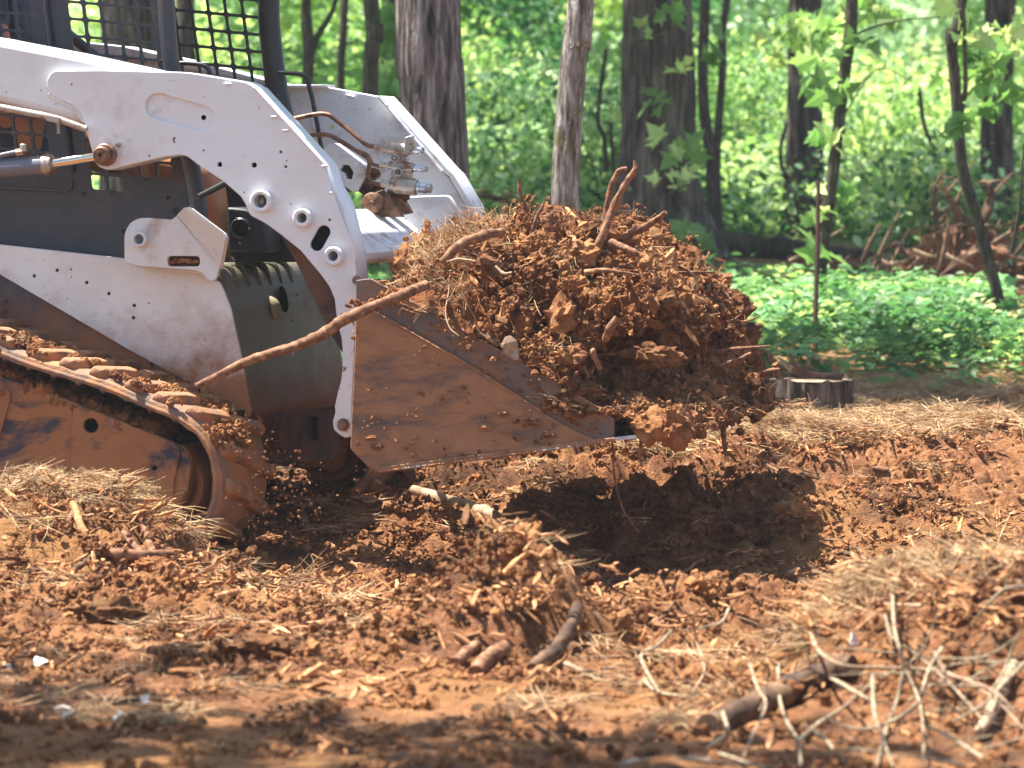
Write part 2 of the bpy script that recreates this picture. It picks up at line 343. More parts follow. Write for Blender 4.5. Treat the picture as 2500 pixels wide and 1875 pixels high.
# ------------------------------------------------------------------ terrain
def gb(x, y, cx, cy, rx, ry, h, rot=0, p=1.0):
    c, s = math.cos(rot), math.sin(rot); dx, dy = x-cx, y-cy
    a = (dx*c+dy*s)/rx; b = (-dx*s+dy*c)/ry
    return h*np.exp(-(a*a+b*b)**p)
def Gl(x, y):
    x = np.asarray(x, float); y = np.asarray(y, float)
    z = .058*np.clip(y-15.8, 0, 16)+.03*np.clip(y-31.8, 0, 30)+.12*np.clip(y-70, 0, 100)
    z = z + .012*np.clip(x-1.2, 0, 20)*sst(15, 20, y)
    z = z-.11*np.exp(-((y-12.0)/1.1)**2)*sst(14.3, 12.8, y)-.05*gb(x, y, -.72, 12.2, .22, .5, 1)-.06*gb(x, y, .5, 12.1, .8, 1.0, 1, 0, 2)                     # the worked strip under the machine
    z = z-.05*gb(x, y, .55, 11.5, .8, .6, 1)
    z = z+gb(x, y, -1.28, 11.15, .50, .36, .265, 0, 1.3)+gb(x, y, -.98, 10.85, .22, .3, .07)   # heap against the near track
    z = z+gb(x, y, -.95, 10.3, .5, .5, .05)
    z = z+gb(x, y, .02, 9.38, .18, .20, .21, 0, 1.15)                           # centre heap
    z = z+gb(x, y, -.12, 9.4, .3, .3, .06)+gb(x, y, .42, 9.72, .28, .16, .11)
    z = z+gb(x, y, .66, 9.75, .1, .12, .06)
    z = z+gb(x, y, .93, 8.65, .30, .50, .20, .1, 1.3)+gb(x, y, 1.3, 8.6, .35, .6, .12)  # right foreground heap
    z = z+gb(x, y, .55, 8.7, .3, .25, .03)
    z = z+gb(x, y, .98, 15.0, .5, .7, .075, 0, 1.2)+gb(x, y, 1.75, 14.8, .7, .8, .14)+gb(x, y, .7, 14.3, .4, .4, .05)+gb(x, y, 1.05, 14.0, .8, .7, .07)+gb(x, y, .9, 13.4, .4, .4, .05)+gb(x, y, 1.5, 13.9, .8, .5, .07)+gb(x, y, 1.5, 12.9, .35, .3, .08)-gb(x, y, 1.1, 13.4, .25, .18, .05)+gb(x, y, .1, 14.0, .35, .3, .05)  # straw covered berm
    z = z+gb(x, y, .1, 14.3, .5, .4, .10)
    z = z+gb(x, y, .35, 12.9, .3, .25, .04)+gb(x, y, .75, 13.0, .35, .35, .05)
    return z
def nz(x, y, f, s=0): return perlin(np.stack([x*f+s, y*f, x*0+s], 1))
def rough_at(x, y):
    r = (1-.55*sst(.05, .3, nz(x, y, 1.6, 40)))*np.ones_like(x)
    r = r-.72*r*sst(9.3, 8.5, y+.35*n1(x*1.3, 2))*sst(-.35, .0, x*0+.4)            # smoother packed soil in front
    r = r*(1-.55*np.exp(-((y-10.45-.05*x)/.35)**2)*sst(-.9, -.5, x)*sst(.25, -.1, x))
    r = r*(1-.9*sst(16.5, 18.5, y)); return r
def Gn(x, y):
    p = np.stack([x, y, x*0], 1)
    hh = 1+1.2*sst(12.6, 13.8, y)*sst(-.3, .3, x)+.5*gb(x, y, -1.2, 11, .6, .5, 1)
    a = (fbm(p*3.1, 3)*.042+fbm(p*7, 4, True)*.034-np.clip(perlin(p*5.5+9)-.15, 0, 1)*.17)*hh+np.abs(perlin(p*19+5))*.026+perlin(p*55)*.008
    return a*rough_at(x, y)+perlin(p*.9+3)*.02
def G(x, y):
    x = np.atleast_1d(np.asarray(x, float)); y = np.atleast_1d(np.asarray(y, float)); return Gl(x, y)+Gn(x, y)
def hit(px, py, lo=7.0, hi=60.0):
    """ground point seen at a photo pixel"""
    r = ray(px, py); Y = np.linspace(lo, hi, 3000); P = C0+np.outer(Y/r[1], r); d = P[:, 2]-Gl(P[:, 0], P[:, 1])
    k = np.argmax(d < 0) if (d < 0).any() else len(Y)-1; return P[k]
def onG(x, y, dz=0): return np.array((x, y, float(Gl(x, y))+dz))
ys = np.concatenate([np.linspace(-12, 6.6, 14)[:-1], np.geomspace(6.6, 18, 720)[:-1], np.geomspace(18, 60, 110)[:-1], np.geomspace(60, 200, 20)])
s_ = np.linspace(-1, 1, 430); e_ = np.geomspace(1.03, 7, 14); ss = np.concatenate([-e_[::-1], s_, e_])
hw = .135*np.clip(ys, 6, 500)+.75
X = ss[None, :]*hw[:, None]; Y = np.repeat(ys[:, None], len(ss), 1)
Z = G(X.ravel(), Y.ravel())
nr, nc = X.shape; I = np.arange(nr*nc).reshape(nr, nc)
q = np.stack([I[:-1, :-1].ravel(), I[:-1, 1:].ravel(), I[1:, 1:].ravel(), I[1:, :-1].ravel()], 1)
# soil: red clay in front, straw litter further back, leafy green floor beyond
gm = Mat('ground_soil', 'World')
c = gm.ramp(gm.noise(2.6, 6, .62), [(.34, CLAY3), (.47, L('#8c5936')), (.6, L('#aa774d')), (.75, L('#c29a70'))])
c2 = gm.ramp(gm.noise(45, 6, .72), [(.34, L('#3e2517')), (.5, L('#8f5c39')), (.68, L('#c09a72'))]); c = gm.mix(.5, c, c2)
ochre = gm.ramp(gm.noise(.9, 4, .6), [(.48, 0.), (.62, .55)]); c = gm.mix(ochre, c, L('#9c7040')); shade_patches = gm.ramp(gm.noise(1.9, 5, .65, (1, .6, 1)), [(.54, 0.), (.64, .75)]); c = gm.mix(shade_patches, c, L('#3a2217'))  # dark noise patches put into the soil colour to deepen shade
lit = gm.ramp(gm.noise(30, 6, .7, (1, .35, 1)), [(.35, L('#634028')), (.55, L('#9c744c')), (.7, L('#bd9a70'))])
zz = gm.ramp(gm.math('ADD', gm.z(15.2, 18.6, 1), gm.math('MULTIPLY', gm.math('SUBTRACT', gm.noise(1.4, 4, .6), .5), .9)), [(.3, 0.), (.7, 1.)])
c = gm.mix(zz, c, lit)
flr = gm.ramp(gm.noise(4, 5, .6), [(.35, L('#4c5a2a')), (.6, L('#7c9450')), (.75, L('#7a6a48'))])
zg = gm.ramp(gm.math('ADD', gm.z(24, 29, 1), gm.math('MULTIPLY', gm.math('SUBTRACT', gm.noise(.8, 3, .6), .5), .8)), [(.3, 0.), (.7, 1.)])
c = gm.mix(zg, c, flr)
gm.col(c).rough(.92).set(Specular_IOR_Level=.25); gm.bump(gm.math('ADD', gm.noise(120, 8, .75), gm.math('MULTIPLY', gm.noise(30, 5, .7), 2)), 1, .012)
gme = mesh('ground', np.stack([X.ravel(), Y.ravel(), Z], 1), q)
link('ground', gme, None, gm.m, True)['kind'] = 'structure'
# ------------------------------------------------------------------ scattering (countless small stuff)
_ng = {}
def scatter_group(protos):
    key = tuple(p.name for p in protos)
    if key in _ng: return _ng[key]
    ng = bpy.data.node_groups.new('scatter', 'GeometryNodeTree')
    ng.interface.new_socket('Geometry', in_out='INPUT', socket_type='NodeSocketGeometry'); ng.interface.new_socket('Geometry', in_out='OUTPUT', socket_type='NodeSocketGeometry')
    N = ng.nodes; gi = N.new('NodeGroupInput'); go = N.new('NodeGroupOutput'); ip = N.new('GeometryNodeInstanceOnPoints')
    jn = N.new('GeometryNodeJoinGeometry')
    for p in reversed(protos):
        oi = N.new('GeometryNodeObjectInfo'); oi.inputs['Object'].default_value = p; oi.inputs['As Instance'].default_value = True; ng.links.new(oi.outputs['Geometry'], jn.inputs[0])
    def at(nm, ty):
        a = N.new('GeometryNodeInputNamedAttribute'); a.data_type = ty; a.inputs['Name'].default_value = nm; return a.outputs['Attribute']
    e2r = N.new('FunctionNodeEulerToRotation'); ng.links.new(at('rot', 'FLOAT_VECTOR'), e2r.inputs[0])
    ng.links.new(gi.outputs[0], ip.inputs['Points']); ng.links.new(jn.outputs[0], ip.inputs['Instance']); ip.inputs['Pick Instance'].default_value = True
    ng.links.new(at('pid', 'INT'), ip.inputs['Instance Index']); ng.links.new(e2r.outputs[0], ip.inputs['Rotation']); ng.links.new(at('scl', 'FLOAT_VECTOR'), ip.inputs['Scale'])
    ng.links.new(ip.outputs[0], go.inputs[0]); _ng[key] = ng; return ng
def scatter(name, pts, rot, scl, protos, parent=None, pid=None, **k):
    n = len(pts); me = bpy.data.meshes.new(name); me.vertices.add(n); me.vertices.foreach_set('co', np.asarray(pts, np.float32).ravel())
    scl = np.asarray(scl, np.float32); scl = np.repeat(scl[:, None], 3, 1) if scl.ndim == 1 else scl
    for nm, ty, d in (('rot', 'FLOAT_VECTOR', rot), ('scl', 'FLOAT_VECTOR', scl)):
        a = me.attributes.new(nm, ty, 'POINT'); a.data.foreach_set('vector', np.asarray(d, np.float32).ravel())
    a = me.attributes.new('pid', 'INT', 'POINT'); a.data.foreach_set('value', (rng.integers(0, len(protos), n) if pid is None else pid).astype(np.int32))
    o = bpy.data.objects.new(name, me); COL.objects.link(o)
    if parent: o.parent = parent
    md = o.modifiers.new('scatter', 'NODES'); md.node_group = scatter_group(protos); return tag(o, **k)
def proto(name, v, f, mat, smooth=False): return link(name, mesh(name, v, f), None, mat, smooth, linked=False)
def rock_vf(seed, sub=2, amp=.45):
    bm = bmesh.new(); bmesh.ops.create_icosphere(bm, subdivisions=sub, radius=1); v = np.array([q.co[:] for q in bm.verts]); f = [tuple(q.index for q in p.verts) for p in bm.faces]; bm.free()
    d = 1+amp*fbm(v*1.5+seed*5.7, 4)+(.22 if amp > .4 else .04)*perlin(v*5+seed); r_ = random.Random(seed)
    return v*d[:, None]*np.array((1, r_.uniform(.6, .95), r_.uniform(.5, .85))), f
def merge(parts):
    v = []; f = []
    for a, b in parts:
        n = sum(len(q) for q in v); v.append(np.asarray(a, float)); f += [tuple(i+n for i in q) for q in b]
    return np.concatenate(v), f
def rotm(a, b, c): return np.array((Matrix.Rotation(c, 3, 'Z')@Matrix.Rotation(b, 3, 'Y')@Matrix.Rotation(a, 3, 'X')))
U_ = rng.uniform
clods = [proto('clod', *rock_vf(i, 3, .6), M['clod']) for i in range(7)]
clod_clumps = []
for i in range(5):
    P = []
    for k in range(26):
        v, f = rock_vf(20+k % 7, 2, .65); r = .0035+.010*U_()**2.2
        a = U_()*6.28; d = .075*math.sqrt(U_()); P.append(((v@rotm(*U_(0, 6.28, 3)).T)*r+np.array((d*math.cos(a), d*math.sin(a), r*.3)), f))
    clod_clumps.append(proto('clod_clump', *merge(P), M['clod']))
def splinter(l, w, t, seed):
    r_ = random.Random(seed); n = 4; V = []
    for i in range(n):
        u = i/(n-1); ww = w*(.35 if i in (0, n-1) else 1)*r_.uniform(.6, 1.1); o = r_.uniform(-.12, .12)*w; zz_ = r_.uniform(-.06, .06)*l
        for sx, sy in ((-1, -1), (1, -1), (1, 1), (-1, 1)): V.append(((u-.5)*l+r_.uniform(-.04, .04)*l, sx*ww/2+o, sy*t/2*r_.uniform(.6, 1.2)+zz_))
    f = [(i*4+k, i*4+(k+1) % 4, i*4+4+(k+1) % 4, i*4+4+k) for i in range(n-1) for k in range(4)]+[(3, 2, 1, 0), (n*4-4, n*4-3, n*4-2, n*4-1)]
    return np.array(V), f
chip_clumps = []; chips = []
for i in range(5):
    P = []
    for k in range(11):
        l = U_(.012, .05); v, f = splinter(l, U_(.003, .009), U_(.0015, .004), i*31+k)
        a = U_()*6.28; d = .07*math.sqrt(U_()); P.append((v@rotm(U_(-.5, .5), U_(-.5, .5), U_(0, 6.28)).T+np.array((d*math.cos(a), d*math.sin(a), U_(.002, .012))), f))
    chip_clumps.append(proto('chip_clump', *merge(P), M['chip']))
    chips.append(proto('chip', *splinter(.06, U_(.008, .014), .006, 900+i), M['chip']))
def needle(l, r, seed, curl=.25):
    r_ = random.Random(seed); c = r_.uniform(-curl, curl); n = 5; P = [(l*(k/(n-1)-.5), c*l*((k/(n-1))**2-.25), r_.uniform(-.02, .02)*l) for k in range(n)]
    return tube_vf(P, [r, r*1.1, r*.4], 3, False)
def straw_proto(mat, n=26, spread=.06, tilt=.35, sd=0, lmin=.06, lmax=.17):
    P = []
    for k in range(n):
        v, f = needle(U_(lmin, lmax), U_(.0007, .0013), sd*77+k); P.append((v@rotm(0, U_(-tilt, tilt), U_(0, 6.28)).T+np.append(rng.normal(0, spread*.6, 2), U_(0, .022)), f))
    return proto('straw_tuft', *merge(P), mat)
straws = [straw_proto(M['straw'], sd=i) for i in range(5)]
wildstraw = [straw_proto(M['straw'], 18, .05, .8, 10+i) for i in range(4)]
redstraws = [straw_proto(M['redstraw'], 18, .06, .6, 20+i, .04, .12) for i in range(3)]
def inpoly_field(n, xr, yr, dens):
    x = U_(*xr, n); y = U_(*yr, n)
    if callable(dens): k = U_(0, 1, n) < dens(x, y); x, y = x[k], y[k]
    return x, y
def gscatter(name, n, xr, yr, dens, protos, smin, smax, dz=0, tilt=.35, pw=1.0, parent=None, **k):
    x, y = inpoly_field(n, xr, yr, dens); k_ = np.abs(x) < .135*y+.5; x, y = x[k_], y[k_]
    z = G(x, y)+dz; rot = np.stack([U_(-tilt, tilt, len(x)), U_(-tilt, tilt, len(x)), U_(0, 6.28, len(x))], 1)
    s = smin+(smax-smin)*U_(0, 1, len(x))**pw
    return scatter(name, np.stack([x, y, z], 1), rot, s, protos, parent, **k)
def fields(x, y):
    strawm = np.clip(gb(x, y, 1.0, 15.2, .55, .8, 1.6)+gb(x, y, .68, 14.3, .4, .35, 1.)+gb(x, y, 1.8, 14.8, .6, .5, .9)+gb(x, y, -1.12, 11.25, .28, .2, .9)+gb(x, y, .88, 8.85, .28, .25, .9)+gb(x, y, 1.3, 10.9, .5, .22, 1.1)+gb(x, y, .1, 15.2, .4, .6, .6), 0, 1)
    return strawm
gscatter('soil_crumbs', 21000, (-2.4, 2.6), (7, 17), lambda x, y: (.10+.9*rough_at(x, y))*(1-.6*fields(x, y))*(.5+sst(-.2, .2, nz(x, y, 3.3, 21))*.5), clod_clumps, .35, 1.3, -.003, pw=1.9, kind='stuff', label='loose crumbs of red clay spread over the ground')
gscatter('soil_clods', 7500, (-2.4, 2.6), (7, 17), lambda x, y: rough_at(x, y)*(1-.7*fields(x, y)), clods, .004, .034, 0, 3.1, 4.2, kind='stuff', label='lumps of red clay scattered over the ground')
gscatter('wood_chips', 12000, (-2.4, 2.6), (7, 17), lambda x, y: np.clip(.12+1.5*nz(x, y, 1.9, 3)+gb(x, y, .0, 9.4, .4, .4, .8)+gb(x, y, -1.1, 10.9, .6, .6, .5)+gb(x, y, -.3, 10.5, .6, .5, .4)+gb(x, y, 1.2, 12.9, .7, .9, .5)-.4*sst(9.2, 8.4, y), .06, 1), chip_clumps, .5, 1.7, .001, pw=2.2, kind='stuff', label='splintered wood chips strewn over the red soil')
gscatter('large_chips', 2600, (-2.4, 2.6), (7.4, 16), lambda x, y: np.clip(.3+nz(x, y, 1.9, 9)+gb(x, y, .0, 9.7, .4, .5, .7), .04, 1), chips, .4, 1.7, .012, .6, 2, kind='stuff', label='larger pale wood splinters lying in the soil')
gscatter('pine_straw', 12500, (-2.4, 3.2), (8, 18.6), lambda x, y: np.clip(fields(x, y)+.35*sst(15.2, 16.4, y)+.015+.10*(nz(x, y, 2.1, 5) > .18), 0, 1), straws, .6, 1.15, .006, .25, kind='stuff', label='dry pine straw lying over the berm and soil')
gscatter('loose_straw', 1500, (-2.2, 2.8), (9.2, 16.5), lambda x, y: np.clip(fields(x, y)*.9+.03, 0, 1), wildstraw, .7, 1.1, .02, .6, kind='stuff', label='long loose pine needles sticking up from the straw')
for nm, n_, xr, yr in (('berm_straw', 7500, (.25, 2.6), (13.6, 16.3)), ('heap_straw', 800, (-1.5, -.75), (10.8, 11.6)), ('foreground_straw', 800, (.55, 1.3), (8.5, 9.3)), ('path_straw', 1800, (.75, 2.0), (10.6, 11.3))):
    gscatter(nm, n_, xr, yr, lambda x, y: np.clip(fields(x, y)*1.3-.25, 0, 1), straws, .6, 1.15, .012, .3, kind='stuff', label={'b': 'thick mat of dry pine straw on the berm', 'h': 'dry pine straw on top of the left heap', 'f': 'dull pine straw on the right foreground heap', 'p': 'sunlit pine straw on the flat soil at the right'}[nm[0]])
gscatter('heap_chips', 1500, (-1.7, 1.3), (8.2, 11.6), lambda x, y: np.clip(1.6*gb(x, y, .02, 9.32, .2, .22, 1)+.9*gb(x, y, -1.1, 10.9, .4, .4, 1)+.8*gb(x, y, .9, 8.6, .35, .4, 1)*2, 0, 1), chip_clumps, .8, 1.7, .006, .7, kind='stuff', label='splintered wood heaped with the soil of the three mounds')
gscatter('heap_sticks', 900, (-1.7, 1.3), (8.2, 11.6), lambda x, y: np.clip(1.6*gb(x, y, .02, 9.32, .2, .22, 1)+.8*gb(x, y, -1.1, 10.9, .4, .4, 1)+.8*gb(x, y, .9, 8.6, .35, .4, 1), 0, 1), chips, .5, 1.5, .012, .8, 1.5, kind='stuff', label='short splinters sticking out of the three mounds')
gscatter('heap_clods', 1900, (-1.7, 1.3), (8.2, 11.6), lambda x, y: np.clip(1.6*gb(x, y, .02, 9.32, .2, .22, 1)+.8*gb(x, y, -1.1, 10.9, .4, .4, 1)+1.3*gb(x, y, .9, 8.6, .35, .4, 1), 0, 1), clods, .005, .030, .004, 3.1, 2.2, kind='stuff', label='crumbly clods making up the three mounds')
# ------------------------------------------------------------------ track loader
loader = empty('track_loader', tuple(O0), -TH, label='white compact track loader with mesh sided cab lifting a full bucket', cat='track loader')
def rawpart(vf, name, mat, parent, smooth=False, **k):
    b = MB(); b.add(*vf); return b.build(name, mat, parent, smooth, **k)
def boss(px, py, V, ro, ri, dep, mat, name, parent, out=.025, n=28):
    """ring standing proud of a plate, ro/ri in photo pixels"""
    c = LP(px, py, V); s = 12.2/F; b = MB(); ro *= s; ri *= s
    b.lathe((c[0], c[1], c[2]), (0, -1, 0), [(-.002, ro), (out-.004, ro), (out, ro-.004), (out, ri+.003), (out-.003, ri), (-dep, ri)], n); return b.build(name, mat, parent, True)
def bolt(px, py, V, r, parent, mat=None, out=.014, name='bolt'):
    c = LP(px, py, V); s = r*12.2/F; b = MB()
    b.lathe(c, (0, -1, 0), [(-.002, s*1.35), (.003, s*1.35), (.003, .0001)], 16)
    b.lathe((c[0], c[1]-.003, c[2]), (0, -1, 0), [(0, s), (out-.002, s), (out, s*.8), (out, .0001)], 6); return b.build(name, mat or M['fitting'], parent)
# --- near lift arm
VO = .15
arm = empty('lift_arm', (0, 0, 0)); arm.parent = loader; arm['label'] = 'near lift arm with bosses and holes'
beam_out = [(-700, -40), (0, 92), (200, 130), (392, 172), (470, 210), (420, 300), (205, 303), (100, 277), (0, 252), (-700, 110)]
plate('arm_beam', M['white'], arm, beam_out, V=.125, t=.11, bevel=.028)
armA = fillet([(112, 196), (128, 172), (250, 171), (400, 175), (455, 176), (600, 200), (622, 212), (794, 402), (810, 470), (828, 520), (864, 612), (868, 650), (871, 689), (869, 777), (866, 850), (860, 960), (857, 1067), (842, 1069), (829, 1062), (815, 1049), (812, 1029), (819, 1006), (817, 993), (825, 956), (832, 933), (836, 900), (836, 852), (833, 822), (823, 786), (817, 731), (805, 701), (781, 668), (733, 611), (684, 572), (648, 545), (609, 525), (600, 500), (588, 480), (547, 444), (480, 400), (458, 382), (440, 378), (400, 383), (285, 410), (262, 415), (243, 408), (231, 394), (222, 360), (205, 300), (200, 280), (180, 258), (150, 245), (118, 228)],
             [12, 12, 0, 0, 20, 20, 12, 8, 10, 10, 14, 0, 0, 0, 0, 0, 8, 0, 0, 0, 0, 6, 0, 0, 0, 0, 0, 0, 0, 0, 6, 0, 0, 0, 10, 10, 0, 0, 8, 14, 12, 12, 0, 0, 0, 0, 0, 0, 8, 10, 6, 8], 3)
holesA = [circ(640, 491, 17), circ(741, 532, 12.5), circ(817, 625, 12.5), stadium(773, 597, 790, 566, 16), circ(620, 403, 6.5, 14), circ(685, 371, 3.4, 10), circ(697, 407, 3.4, 10), circ(804, 537, 3.2, 10), rrect(531, 396, 541, 407, 2), circ(497, 287, 6.5, 14), circ(857, 966, 4, 10)]
holesA[-2:-1] = [stadium(386, 259, 494, 290, 31, 10)]
plate('arm_plate', M['white'], arm, armA, holesA, V=.10, t=.014, bevel=.003)
plate('arm_edge_strip', M['white'], arm, armA, (), V=.1145, t=.115, bevel=0, fill=False)
backA = [(x, y) for x, y in armA]
plate('arm_inner_plate', M['black'], arm, backA, (), V=.225, t=.01, bevel=0)
plate('recess_panel', M['white'], arm, stadium(386, 259, 494, 290, 34, 10), [circ(497, 287, 6.5, 14)], V=.109, t=.004, bevel=0)
# weld bead along the front flange and round the recess
def bead(pts, V, r, name='weld_bead', seed=1, mat='white', close=False, parent=arm):
    P = catmull([LP(x, y, V) for x, y in pts], 8); return rawpart(tube_vf(P, r, 6, True, .35, seed), name, M[mat], parent, True)
bead([(622, 214), (700, 300), (792, 400)], .1, .005); bead([(811, 470), (826, 520), (860, 608), (864, 640)], .1, .006, seed=2)
bead([(118, 228), (150, 247), (178, 260), (198, 282), (205, 300)], .11, .005, seed=4)
for k, (x, y) in enumerate(((556, 205), (668, 285), (697, 318), (810, 470), (792, 405))):
    c = LP(x, y, .097); b = MB(); v, f = rock_vf(60+k, 2, .15); b.add(v*np.array((.013, .006, .006))+np.array(c), f); b.build('weld_spot', M['white'], arm, True)
# front flange of the arm: a box edge turned towards the bucket
flg = [(622, 212), (794, 402), (811, 452), (838, 505), (864, 612), (871, 690), (869, 800), (866, 900), (850, 900), (853, 690), (846, 612), (815, 520), (798, 470), (783, 412), (610, 224)]
plate('front_flange', M['white'], arm, flg, (), V=.114, t=.125, bevel=.004)
inn = [(684, 573), (720, 635), (751, 701), (781, 762), (811, 822), (836, 862), (846, 866), (846, 690), (790, 640)]
plate('inner_gusset', M['darkmetal'], arm, inn, (), V=.18, t=.012)
for (x, y, ro, ri) in ((641, 491, 28, 17), (742, 532, 24, 12.5), (818, 625, 24, 12.5)): boss(x, y, .10, ro, ri, .06, M['white'], 'pin_boss', arm)
bolt(642, 492, .135, 9, arm)
p = MB(); c = LP(260, 378, .10); p.lathe(c, (0, -1, 0), [(-.01, .034), (.022, .034), (.026, .030), (.026, .026), (.052, .025), (.056, .021), (.056, .007), (.04, .007), (.04, .0001)], 30); p.build('pivot_pin', M['tube'], arm, True)
bolt(289, 353, .10, 5, arm); bolt(838, 1037, .095, 12, arm, M['bucket'])
# pipe under the beam with its clamp
P = catmull([LP(x, y, .08) for x, y in ((-500, 165), (0, 262), (130, 288), (212, 316))], 5); rawpart(tube_vf(P, .011, 12), 'hydraulic_pipe', M['fitting'], arm, True)
b = MB(); c = LP(133, 291, .075); b.box(c, (.045, .03, .018), rotm(0, .2, 0)); c = LP(143, 310, .075); b.lathe((c[0], c[1], c[2]-.02), (0, 0, 1), [(0, .006), (.03, .006), (.03, .009), (.045, .009)], 10); b.build('pipe_clamp', M['fitting'], arm, bevel=.003)
# --- lift cylinder
cy = empty('lift_cylinder', (0, 0, 0)); cy.parent = loader
a0, a1 = np.array(LP(-420, 446, .09)), np.array(LP(112, 402, .09)); ax = (a1-a0)/np.linalg.norm(a1-a0); ln = np.linalg.norm(a1-a0)
MB().lathe(a0, ax, [(0, .029), (ln-.005, .029)], 32).build('cylinder_barrel', M['cyl'], cy, True)
MB().lathe(a1-ax*.006, ax, [(0, .029), (0, .032), (.014, .033), (.016, .031), (.028, .030), (.031, .022), (.031, .012)], 32).build('end_cap', M['fitting'], cy, True)
r1 = np.array(LP(250, 380, .12)); axr = (r1-a1)/np.linalg.norm(r1-a1)
MB().lathe(a1, axr, [(0, .015), (np.linalg.norm(r1-a1), .015)], 28).build('piston_rod', M['chrome'], cy, True)
P = [LP(x, y, .07) for x, y in ((-60, 392), (0, 380), (38, 372), (58, 368))]; rawpart(tube_vf(P, .008, 10), 'hose_fitting', M['cyl'], cy, True)
b = MB(); c = LP(50, 372, .07); b.lathe((c[0]-.012, c[1], c[2]), (1, 0, .15), [(0, .008), (0, .012), (.022, .012), (.022, .006)], 6); c = LP(57, 362, .07); b.lathe((c[0], c[1], c[2]-.01), (0, 0, 1), [(0, .011), (.02, .011), (.024, .008), (.024, .001)], 12); b.build('elbow_fitting', M['fitting'], cy)
# --- far lift arm
VO = 0.0
far = empty('lift_arm', (0, 0, 0)); far.parent = loader; far['label'] = 'far lift arm seen from its inner side'
fo = fillet([(-300, 60), (300, 122), (520, 170), (694, 208), (780, 208), (925, 235), (1079, 418), (1100, 440), (1141, 510), (1160, 620), (1150, 800), (1080, 800), (1040, 610), (985, 505), (930, 470), (880, 400), (800, 370), (740, 320), (560, 300), (300, 240), (-300, 170)], 6, 3)
plate('arm_plate', M['white'], far, fo, [circ(808, 310, 5.5, 12)], V=1.33, t=.02, bevel=.004)
plate('front_flange', M['white'], far, [(922, 234), (1079, 418), (1096, 430), (1141, 510), (1150, 600), (1166, 600), (1155, 505), (1108, 425), (1092, 410), (934, 234)], (), V=1.29, t=.14, bevel=.004)
plate('top_flange', M['white'], far, [(-300, 50), (300, 112), (520, 160), (694, 206), (790, 206), (790, 213), (690, 215), (300, 136), (-300, 76)], (), V=1.29, t=.13, bevel=.004)
plate('lower_gusset', M['white'], far, fillet([(985, 480), (1095, 476), (1110, 500), (1130, 560), (1040, 600), (960, 600)], 10, 3), (), V=1.22, t=.03, bevel=.004)
bead([(925, 236), (1000, 324), (1079, 418)], 1.285, .006, parent=far); bead([(845, 231), (865, 236)], 1.32, .006, parent=far)
plate('weld_patch', M['white'], far, stadium(780, 300, 815, 312, 20, 8), [circ(808, 310, 5.5, 12)], V=1.318, t=.004, bevel=.001)
# --- cross tube
pr = [(745, 520), (765, 511), (893, 611), (899, 616), (899, 638), (880, 646), (800, 640)]
pts = [LP(x, y, .39) for x, y in pr]; pr2 = fillet([(p[0], p[2]) for p in pts], .012, 4)
b = MB(); n = len(pr2); b.add([(u, .378, w_) for u, w_ in pr2]+[(u, 1.33, w_) for u, w_ in pr2], [(k, (k+1) % n, n+(k+1) % n, n+k) for k in range(n)]+[tuple(range(n)), tuple(range(2*n-1, n-1, -1))])
b.build('cross_tube', M['white'], loader)
# --- tilt cylinder cover, clevis
b = MB(); A = np.array(LP(745, 352, 1.05)); B = np.array(LP(892, 438, 1.05)); d = B-A; ln = np.linalg.norm(d); a = math.atan2(d[2], d[0]); R = rotm(0, -a, 0)
tc = empty('tilt_cylinder', (0, 0, 0)); tc.parent = loader
pl = fillet([(790, 365), (800, 352), (818, 350), (885, 400), (893, 420), (880, 448), (868, 470), (855, 466), (790, 415)], 6, 3)
plate('cylinder_cover', M['white_side'], tc, pl, [fillet([(828, 415), (836, 402), (852, 404), (862, 420), (858, 438), (845, 436), (842, 424)], 3, 2)], V=1.0, t=.03, bevel=.004)
plate('cover_top', M['white'], tc, [(790, 365), (818, 350), (886, 400), (893, 420), (860, 408)], (), V=1.02, t=.09, bevel=.004)
c0_, c1_ = np.array(LP(815, 405, 1.07)), np.array(LP(905, 470, 1.07)); ax = (c1_-c0_)/np.linalg.norm(c1_-c0_); MB().lathe(c0_, ax, [(0, .04), (.09, .04), (.09, .02), (np.linalg.norm(c1_-c0_), .02)], 20).build('cylinder_body', M['darkmetal'], tc, True)
cl = empty('clevis', (0, 0, 0)); cl.parent = loader
plate('clevis_plate', M['tube'], cl, [(895, 478), (935, 463), (972, 515), (985, 530), (890, 530)], (), V=.98, t=.02)
plate('clevis_plate', M['tube'], cl, [(940, 470), (968, 462), (1000, 520), (960, 530)], (), V=1.08, t=.05)
c = LP(911, 496, .965); MB().lathe(c, (0, -1, 0), [(-.05, .034), (.014, .034), (.018, .029), (.018, .0001)], 26).build('clevis_pin', M['tube'], cl, True); bolt(911, 496, .947, 7, cl, M['tube'])
b = MB()
for k, (x, y, s) in enumerate(((975, 478, .035), (905, 425, .028), (925, 455, .02), (958, 500, .03))): v, f = rock_vf(80+k, 3, .35); b.add(v*s+np.array(LP(x, y, 1.1)), f)
b.build('packed_mud', M['wetclay'], cl, True)
